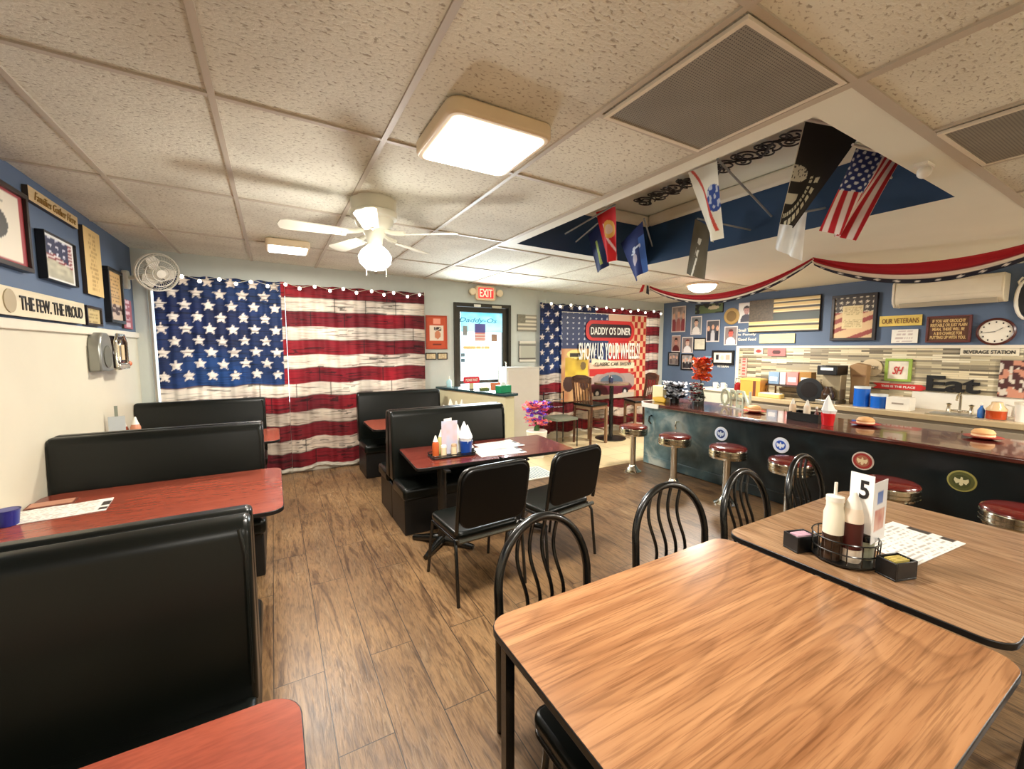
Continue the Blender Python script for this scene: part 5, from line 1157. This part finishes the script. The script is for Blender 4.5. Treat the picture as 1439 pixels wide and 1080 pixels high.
# condiments on the maroon table
ZM = .751
simple('condiment_tray', 'black tray of condiments on the left maroon table', 'tray', (1.40, 3.60, ZM), [('tray', prism(B(), rr(-.20, .22, -.09, .10, .03), 0, .014), BLACK, {'bevel': .003}), ('rim', tube(B(), [(x, y, .03) for x, y in rr(-.2, .22, -.09, .10, .03)], .005, 6, True), BLACKMETAL, SM)], R3)
zt_ = ZM+.015
for i, (x, lb) in enumerate(((1.31, 'left'), (1.41, 'right'))):
    simple('ceramic_shaker', lb+' cream shaker in front of the napkins on the maroon table', 'shaker', (x, 3.55, zt_), [('body', lathe(B(), [(.026, 0), (.026, .085)], seg=16), mat('shaker_cream', (.88, .80, .66), .3), SM), ('cap', lathe(B(), [(.028, .085), (.024, .105)], seg=16), WHITE if i == 0 else mat('cap_tan', (.72, .60, .46), .4), SM)], group='cream shakers on the maroon table')
napcup('blue napkin cup on the maroon table', 'white napkins standing in the blue cup', 1.535, 3.56, zt_, (.06, .24, .55), .95, 'blue_cup')
squeeze('amber sauce bottle at the left of the maroon table tray', 1.245, 3.58, zt_, (.72, .34, .16), .9); squeeze('pale green capped bottle behind the shakers on the maroon table', 1.33, 3.66, zt_, (.72, .70, .45), 1.05)
squeeze('tall white squeeze bottle in the maroon table tray', 1.49, 3.665, zt_, (.88, .86, .78), 1.2)
tent('number card with pastel photo on the maroon table', (1.39, 3.61, zt_+.003), R3-.05, .15, .31, lambda u, v: mixc((.86, .70, .70), (.70, .76, .85), vn(u*5, v*6)), '5')
simple('creamer_cup', 'small black cup at the right of the maroon table tray', 'cup', (1.60, 3.60, .751), [('cup', lathe(B(), [(.03, 0), (.036, .055)], seg=16), BLACK, SM), ('creamers', lathe(B(), [(.03, .055), (.026, .07), (.01, .078)], seg=8), PAPER)])
# condiments of the far left booth table
zt_ = .751
simple('condiment_box', 'blue tray of condiments on the far left booth table', 'tray', (-1.24, 5.30, zt_), [('tray', prism(B(), rr(-.14, .14, -.08, .08, .02), 0, .07), mat('royal_blue', (.1, .14, .55)), {'bevel': .004}), ('liner', prism(B(), rr(-.12, .12, -.06, .06, .02), .07, .073), PAPER)])
squeeze('salmon bottle on the blue tray by the left wall', -1.19, 5.30, zt_+.074, (.82, .55, .42), 1.2)
squeeze('dark capped amber bottle on the blue tray', -1.28, 5.31, zt_+.074, (.60, .30, .18), 1.1)
simple('number_stand', 'grey number card on the blue tray by the left wall', 'table card', (-1.31, 5.25, zt_+.074), [('card', bx(-.06, .06, -.002, .002, 0, .28), mat('card_grey', (.72, .74, .74), .5)), ('clip', bx(-.012, .012, -.004, .004, .28, .38), mat('clip_grey', (.5, .52, .46), .5))], .4)
for i, x in enumerate((-1.04, -.98, -.92)):
    simple('salt_shaker', ('left', 'middle', 'right')[i]+' small glass shaker beside the blue tray', 'shaker', (x, 5.36, zt_), [('glass_body', lathe(B(), [(.026, 0), (.026, .10)], seg=12), mat('shaker_tan', (.66, .60, .46), .2)), ('cap', lathe(B(), [(.026, .10), (.016, .13)], seg=12), CHROME, SM)], group='shakers on the far booth table')
for x, c, lb, sc_ in ((2.02, (.10, .22, .62), 'blue', 1.0), (2.12, (.80, .56, .40), 'tan', 1.35), (2.205, (.70, .40, .28), 'russet', 1.2), (2.29, (.86, .84, .70), 'cream', 1.25)):
    squeeze(lb+' squeeze bottle on the table behind the centre booth', x, 5.45, zt_, c, sc_, 'bottles on the table behind the centre booth')
menu_paper('white paper menu on the far left booth table', -.55, 5.55, .44, .28, .05)

# ------------------------------------------------------------------ hostess partition, cabinet, flowers, mat
a0, a1 = Vector((2.30, 6.50, 0)), Vector((2.72, 4.95, 0)); dv = (a1-a0).normalized(); nv = Vector((-dv.y, dv.x, 0)); L_ = (a1-a0).length
t = thing('partition_counter', 'cream half wall counter with dark teal top before the exit door', 'counter', tuple((a0+a1)/2), math.atan2(dv.y, dv.x))
obj('half_wall', bx(-L_/2, L_/2, 0, .17, 0.006, 1.09), mat('butter_cream_paint', (.86, .83, .68), .5), t)
obj('counter_top', bx(-L_/2, L_/2+.04, -.03, .21, 1.09, 1.125), mat('dark_teal_top', (.16, .26, .28), .25), t, bevel=.006)
def onpart(s, off): p = a0+dv*s+nv*off; return p
p = onpart(.18, .11); simple('hand_sanitizer', 'small pale blue bottle on the far end of the half wall', 'bottle', (p.x, p.y, 1.126), [('bottle', lathe(B(), [(.04, 0), (.045, .08), (.015, .12)], seg=14), mat('pale_aqua', (.66, .84, .86), .2), SM), ('pump', lathe(B(), [(.012, .12), (.012, .17)], seg=8), WHITE)])
p = onpart(.75, .11); t = simple('desk_sign', 'red rounded sign on a short stand on the half wall', 'sign', (p.x, p.y, 1.126), [('sign_board', prism(B(), rr(-.13, .13, .09, .19, .03), -.01, .01, 'y'), mat('sign_red2', (.86, .16, .22), .4)), ('stand', bx(-.03, .03, -.012, .012, .0, .09), mat('stand_cream', (.85, .80, .62), .4)), ('foot', bx(-.05, .05, -.04, .04, 0, .008), BLACK)])
text('lettering', 'PLEASE WAIT', WHITE, t, -.10, .10, .12, .16, -.011, ext=.001, bold=.03)
p = onpart(1.02, .13); simple('tip_bowl', 'green oblong basket under the red desk sign', 'basket', (p.x, p.y, 1.126), [('basket', prism(B(), rr(-.07, .07, -.05, .05, .02), 0, .035), mat('moss_green', (.40, .46, .24), .6)), ('filling', prism(B(), rr(-.05, .05, -.035, .035, .02), .035, .045), mat('cup_yellow', (.85, .75, .3), .5))])
p = onpart(1.44, .12); simple('green_box', 'bright green carton on the near end of the half wall', 'box', (p.x, p.y, 1.126), [('box', bx(-.10, .10, -.06, .06, 0, .10), mat('bright_green', (.07, .55, .36), .4), {'bevel': .004}), ('tissue', prism(B(), [(-.05, .10), (.05, .10), (.03, .14), (-.02, .15)], -.01, .01, 'y'), PAPER)], math.atan2(dv.y, dv.x)+1.57)
p = onpart(1.15, .08); simple('brown_menu', 'upright terracotta folder on the half wall', 'folder', (p.x+.12, p.y+.25, 1.126), [('cover', bx(-.07, .07, -.01, .01, 0, .20), mat('terracotta', (.72, .42, .28), .5)), ('pages', bx(-.065, .065, .01, .018, 0.004, .195), PAPER)], .1) if False else None
t = thing('tall_cabinet', 'pale grey storage cabinet right of the exit door', 'cabinet', (3.74, 6.28, 0))
obj('body', bx(-.34, .33, -.12, .18, .006, 1.42), mat('pale_grey_laminate', (.74, .72, .67), .5), t, bevel=.006)
obj('door', bx(-.32, .31, -.135, -.121, .08, 1.38), mat('pale_grey_laminate', (.74, .72, .67)), t, bevel=.004)
obj('black_side_panel', bx(-.36, -.341, -.12, .18, .006, .98), BLACK, t)
simple('paper_folder', 'terracotta paper folder standing at the edge of the grey cabinet', 'folder', (3.10, 5.98, .931), [('cover', bx(-.09, .09, -.01, .01, 0, .26), mat('terracotta', (.72, .42, .28), .5)), ('pages', bx(-.08, .08, .01, .016, .005, .25), PAPER)])
simple('side_table', 'small dark side table carrying a terracotta folder', 'table', (3.10, 5.98, 0), [('top', bx(-.14, .14, -.12, .12, .905, .93), BLACK), ('leg', lathe(B(), [(.12, .006), (.12, .02), (.02, .03), (.02, .905)], seg=16), BLACK, SM)])
blobs('flower_pot', 'pink and purple artificial flowers in a white pot by the grey cabinet', 'flower pot', (3.62, 5.55, .004), [((.90, .36, .55), 'pink_flower'), ((.42, .28, .78), 'purple_flower'), ((.95, .50, .46), 'coral_flower')], 80, .20, .16, .50, .88, .06, 'f', 21, [('pot', lathe(B(), [(.12, 0), (.17, .42), (.16, .43)], seg=20), WHITE), ('stem_bundle', lathe(B(), [(.05, .42), (.03, .6)], seg=8), mat('stem_green', (.2, .35, .15), .6))])
t = thing('floor_mat', 'white ribbed mat on the floor behind the maroon tables', 'mat', (2.98, 4.82, .004)); 
obj('mat_pad', prism(B(), rr(-.30, .34, -.26, .24, .02), .0, .014), WHITE, t, bevel=.004)
bm = B()
for k in range(14): box(bm, -.27+k*.042, -.27+k*.042+.018, -.22, .20, .014, .018)
obj('ribs', bm, mat('rib_grey', (.55, .62, .64), .5), t)

# wire chair, pub table and pub chairs
t = thing('metal_chair', 'thin framed black metal chair with pale seat in front of the right curtain', 'chair', (4.42, 6.0, .004))
for sx in (-.22, .22): obj('leg', tube(B(), [(sx, -.2, 0), (sx, -.2, .48)], .011, 6), BLACKMETAL, t); obj('back_post', tube(B(), [(sx, .22, 0), (sx, .22, .95)], .011, 6), BLACKMETAL, t)
obj('seat', prism(B(), rr(-.23, .23, -.22, .22, .03), .48, .52), mat('grey_green_seat', (.46, .48, .42), .4), t)
for z in (.66, .80, .93): obj('back_rail', tube(B(), [(-.22, .22, z), (.22, .22, z)], .008, 6), BLACKMETAL, t)
t = thing('pub_table', 'tall round black pedestal pub table by the diner banner', 'table', (5.62, 6.0, .004))
obj('top', lathe(B(), [(.33, 1.05), (.33, 1.085)], seg=36), mat('pub_top', (.46, .38, .30), .2), t); obj('column', lathe(B(), [(.055, .03), (.04, .10), (.04, 1.05)], seg=20), BLACKMETAL, t, smooth=True); obj('base', lathe(B(), [(.29, 0), (.29, .015), (.08, .05)], seg=36), BLACK, t, smooth=True)
def pub_chair(label, loc, rot, m):
    t = thing('pub_chair', label, 'chair', loc, rot, 'brown wooden pub chairs')
    for sx in (-.20, .20):
        obj('back_post', tube(B(), [(sx, .22, 0), (sx, .20, .70), (sx, .27, 1.22)], .022, 8), m, t, smooth=True)
        obj('leg', bx(sx-.022, sx+.022, -.22, -.18, 0, .68), mat('lighter_leg', (.52, .40, .30), .4), t)
    obj('seat', prism(B(), rr(-.23, .23, -.23, .23, .03), .70, .74), VINYL, t, bevel=.012); obj('apron', bx(-.21, .21, -.21, .20, .64, .70), mat('lighter_leg', (.52, .40, .3)), t)
    obj('crest_rail', prism(B(), [(-.23, 1.12), (.23, 1.12), (.23, 1.22), (.1, 1.26), (-.1, 1.26), (-.23, 1.22)], .245, .275, 'y'), m, t, bevel=.006)
    for k in range(5): obj('back_slat', tube(B(), [(-.14+.07*k, .20, .74), (-.14+.07*k, .255, 1.14)], .009, 6), m, t)
    for z in (.25, .4): obj('footrest', tube(B(), [(-.2, -.2, z), (.2, -.2, z)], .013, 6), m, t)
    return t
pc = pub_chair('brown pub chair left of the tall round table', (5.04, 5.92, .004), PI/2+.15, BROWNWOOD)
dup(pc, (6.22, 5.85, .004), -PI/2-.3, 'brown pub chair right of the tall round table')
simple('table_centerpiece', 'dark red small lantern on the pub table', 'lantern', (5.6, 6.0, 1.09), [('jar', lathe(B(), [(.04, 0), (.045, .08), (.03, .1)], seg=16), mat('deep_blue_glass', (.12, .14, .25), .2), SM), ('lid', lathe(B(), [(.03, .1), (.01, .14)], seg=12), BLACKMETAL, SM)]); bpy.data.objects['table_centerpiece']['label'] = 'small dark blue lantern jar on the pub table'

# ------------------------------------------------------------------ flags in the recess
def flagcloth(name, label, q, fn, pole, waves=2.5, amp=.04, nu=60, nv=90, cat='flag', m=CLOTH, base=None):
    tl, tr, br, bl = [Vector(p) for p in q]; o0 = (tl+tr)/2
    t = thing(name, label, cat, tuple(o0)); nrm = (tr-tl).cross(bl-tl).normalized()
    def P(u, v):
        v = 1-v
        p = (tl*(1-u)+tr*u)*(1-v)+(bl*(1-u)+br*u)*v
        p = p+nrm*(amp*math.sin(u*waves*2*PI+v*1.5)*(v*.9+.1))
        return tuple(p-o0)
    painted('cloth', P, fn, nu, nv, m, t)
    if pole: obj('pole', tube(B(), [tuple(Vector(p)-o0) for p in pole], .009, 8), WHITE if base is None else base, t, smooth=True)
    return t
GP = mat('grey_pole', (.55, .57, .58), .4)
def navyf(u, v):
    return (.62, .68, .34) if abs(u-.40-.25*(1-v)) < .09 and .12 < v < .72 else (.06, .12, .30)
flagcloth('navy_flag', 'dark navy flag with a yellow green band, leftmost of the hanging flags', [(3.21, 3.86, 3.05), (3.15, 3.58, 3.09), (3.29, 3.61, 2.66), (3.33, 3.85, 2.62)], navyf, [(3.05, 3.885, 2.95), (3.18, 3.66, 3.12)], 1, .02, base=GP)
def marine(u, v):
    d = ((u-.55)/.30)**2+((v-.62)/.17)**2
    if d < .30: return (.86, .72, .60)
    if d < 1: return (.86, .64, .26)
    if abs(u-(.12+.75*(1-v)**1.3)) < .045 and v < .75: return (.92, .80, .76)
    return (.80, .08, .08)
flagcloth('red_emblem_flag', 'red flag with gold round emblem and white scroll', [(3.08, 3.58, 3.20), (2.98, 3.18, 3.13), (3.08, 3.22, 2.64), (3.16, 3.50, 2.66)], marine, [(2.9, 3.885, 3.02), (2.98, 3.18, 3.15)], 1.5, .03, base=GP)
def airf(u, v):
    if ((u-.45)/.2)**2+((v-.38)/.13)**2 < 1: return (.72, .68, .72)
    if ((u-.55)/.3)**2+((v-.58)/.08)**2 < 1 and hsh(int(u*14), int(v*26)) > .55: return (.85, .88, .92)
    if u > .78 and v < .75: return (.25, .42, .72)
    return (.05, .14, .40)
flagcloth('blue_seal_flag', 'deep blue flag with a pale seal beside the red flag', [(3.62, 3.76, 2.98), (3.42, 3.24, 3.07), (3.42, 3.18, 2.55), (3.50, 3.42, 2.48)], airf, [(4.19, 3.80, 3.02), (3.42, 3.22, 3.09)], 1, .03, base=GP)
def army(u, v):
    if abs(u-(.12+.75*(1-v)**.8)) < .055 and .12 < v: return (.82, .30, .22)
    if ((u-.82)/.26)**2+((v-.55)/.18)**2 < 1: return (.16, .28, .58) if vn(u*14, v*16) > .35 else (.75, .78, .84)
    return (.94, .92, .84)
flagcloth('white_army_flag', 'white flag with red scroll and blue emblem in the middle of the recess', [(3.25, 2.565, 3.29), (3.0, 2.11, 3.165), (3.1, 2.127, 2.607), (3.2, 2.291, 2.621)], army, [(4.19, 2.35, 3.0), (3.0, 2.11, 3.18)], 1, .03, base=GP)
def olive(u, v):
    if abs(u-.5-.1*(v-.5)) < .12 and .35 < v < .72 and vn(u*9, v*9) > .35: return (.82, .80, .72)
    if abs(u-.55-.2*(v-.3)) < .05 and v < .35: return (.85, .83, .76)
    return mixc((.30, .27, .19), (.40, .36, .27), vn(u*4, v*6))
flagcloth('olive_flag', 'olive brown flag with pale figures below the white flag', [(3.6, 2.742, 2.99), (3.5, 2.50, 2.84), (3.5, 2.56, 2.383), (3.6, 2.84, 2.49)], olive, [(4.19, 2.55, 2.92), (3.55, 2.68, 2.97)], 1, .02, base=GP)
def pow_(u, v):
    # u 0 left .. 1 right ; white disc with silhouette and lettering arcs
    x, y = (u-.04)*.82, (v-.42)*1.15
    d = math.hypot(x, y)
    if u < .02: return (.85, .83, .75)
    if d < .30 and u < .62:
        if .02 < y < .20 and x < .30 and (x/.30)**2+((y-.10)/.11)**2 < 1: return (.80, .78, .70) if hsh(int(u*40), int(v*60)) > .12 else (.3, .28, .25)
        if -.24 < y < -.12 and x < .24: return (.82, .80, .72)
        return (.14, .12, .09)
    a = math.atan2(y, x)
    if .36 < d < .41 and -1.5 < a < .25 and u > .02: return (.78, .76, .66) if int(a*22) % 3 else (.14, .12, .09)
    if .46 < d < .55 and -1.35 < a < .25 and u > .02: return (.80, .78, .68) if int(a*16) % 3 else (.14, .12, .09)
    return (.13, .11, .085)
flagcloth('black_flag', 'black flag with white silhouette disc and lettering arcs', [(3.1, 1.561, 3.234), (3.6, 1.433, 3.234), (3.2, 1.626, 2.582), (3.1, 1.665, 2.606)], pow_, [(3.04, 1.57, 3.25), (3.62, 1.42, 3.24), (4.19, 1.46, 3.05)], 1, .02, 110, 150, base=WHITE)
flagcloth('plain_white_flag', 'crumpled white flag hanging below the black flag', [(3.45, 1.86, 2.76), (3.45, 1.68, 2.74), (3.45, 1.71, 2.40), (3.45, 1.91, 2.53)], flat((.90, .90, .88)), [(4.19, 1.9, 2.95), (3.48, 1.76, 2.76)], 2, .03, base=GP)
def usf(u, v):
    if u < .56 and v > .52:
        i, j = u*12, v*20
        return (.82, .84, .88) if (int(i)+int(j)) % 2 and math.hypot(i % 1-.5, j % 1-.5) < .38 else (.12, .18, .42)
    return (.72, .10, .14) if int(u*13) % 2 == 0 else (.93, .86, .83)
flagcloth('stars_and_stripes_flag', 'red white and blue striped flag hanging right of the black flag', [(3.35, 1.362, 3.042), (3.95, 1.323, 3.094), (3.45, 1.407, 2.483), (3.4, 1.53, 2.562)], usf, [(3.32, 1.37, 3.06), (4.19, 1.30, 3.12)], 1.5, .045, 90, 110, base=WHITE)
# iron scroll
t = thing('iron_scroll_panel', 'black wrought iron scrollwork hanging inside the ceiling recess', 'ironwork', (3.60, 2.60, 3.355))
bm = B()
def scroll(bm, cx_, cz_, r, s, a0=0, turns=1.6):
    pts = []
    for k in range(30):
        u = k/29; a = a0+s*turns*2*PI*u; rr_ = r*1.15*(1-.8*u); pts.append((0, cx_+rr_*math.cos(a), cz_+rr_*math.sin(a)))
    tube(bm, pts, .0065, 5)
for k in range(9):
    yy = -.78+k*.195
    scroll(bm, yy, -.03, .07, 1, k); scroll(bm, yy+.09, .015, .055, -1, 2+k); scroll(bm, yy+.05, -.055, .04, 1, k*2)
tube(bm, [(0, -.86+.215*k, .0+.055*(-1)**k) for k in range(9)], .009, 6)
R_ = Matrix.Rotation(math.radians(90), 4, 'Y') @ Matrix.Scale(1.6, 4, (0, 0, 1))
bm.transform(R_); bm.transform(Matrix.Rotation(-.06, 4, 'Z')); obj('scrollwork', bm, BLACK, t)
bm = B()
for y in (-.7, .7): tube(bm, [(0, y, 0), (0, y, .044)], .006, 5)
obj('hanger', bm, BLACK, t)
# ------------------------------------------------------------------ bunting swags
def swag(label, p0, p1, sag, w_, tw, nu=110, dark=.0):
    p0, p1 = Vector(p0), Vector(p1); o0 = (p0+p1)/2
    t = thing('bunting_swag', label, 'bunting', tuple(o0), 0, 'patriotic bunting swags')
    def P(u, v):
        c_ = p0*(1-u)+p1*u; c_.z -= sag*4*u*(1-u)
        w2 = w_*(.25+.75*math.sin(PI*min(1, max(0, u*.96+.02)))**.5)
        c_.z -= (1-v)*w2*.8; c_.x += (1-v)*w2*tw*math.sin(u*3+.4); c_.x += .012*math.sin(v*6*PI+u*9)
        return tuple(c_-o0)
    def f(u, v):
        if v > .45: return (.64, .06, .10) if v > .52 else (.52, .05, .09)
        if v > .22: return (.90, .84, .76)
        k = u*12
        return (.90, .88, .84) if star((k % 1-.5)*.5, (v-.11)*1.1, .10) else (.10, .10, .16)
    painted('ribbon', P, f, nu, 24, CLOTH, t)
    return t
swag('first red white and blue bunting swag, over the far end of the bar', (5.40, 4.94, 2.765), (5.38, 2.53, 2.775), .27, .16, .5)
swag('second bunting swag sagging toward the right edge of the room', (5.38, 2.53, 2.775), (5.98, .80, 2.765), .17, .24, .6)
t = thing('bunting_knot', 'gathered red and white ribbon end at the far end of the bunting', 'ribbon', (5.40, 5.0, 2.80))
for k, c in enumerate(((.74, .08, .10), (.9, .86, .78), (.12, .12, .18))):
    obj('ribbon_tail', prism(B(), [(-.02+.05*k-.07, -.02), (.03+.05*k-.07, -.02), (.05+.08*k-.13, -.13-.02*k), (-.03+.08*k-.13, -.15)], -.006+.006*k, -.002+.006*k, 'y'), mat('tail%d' % k, c, .7), t)
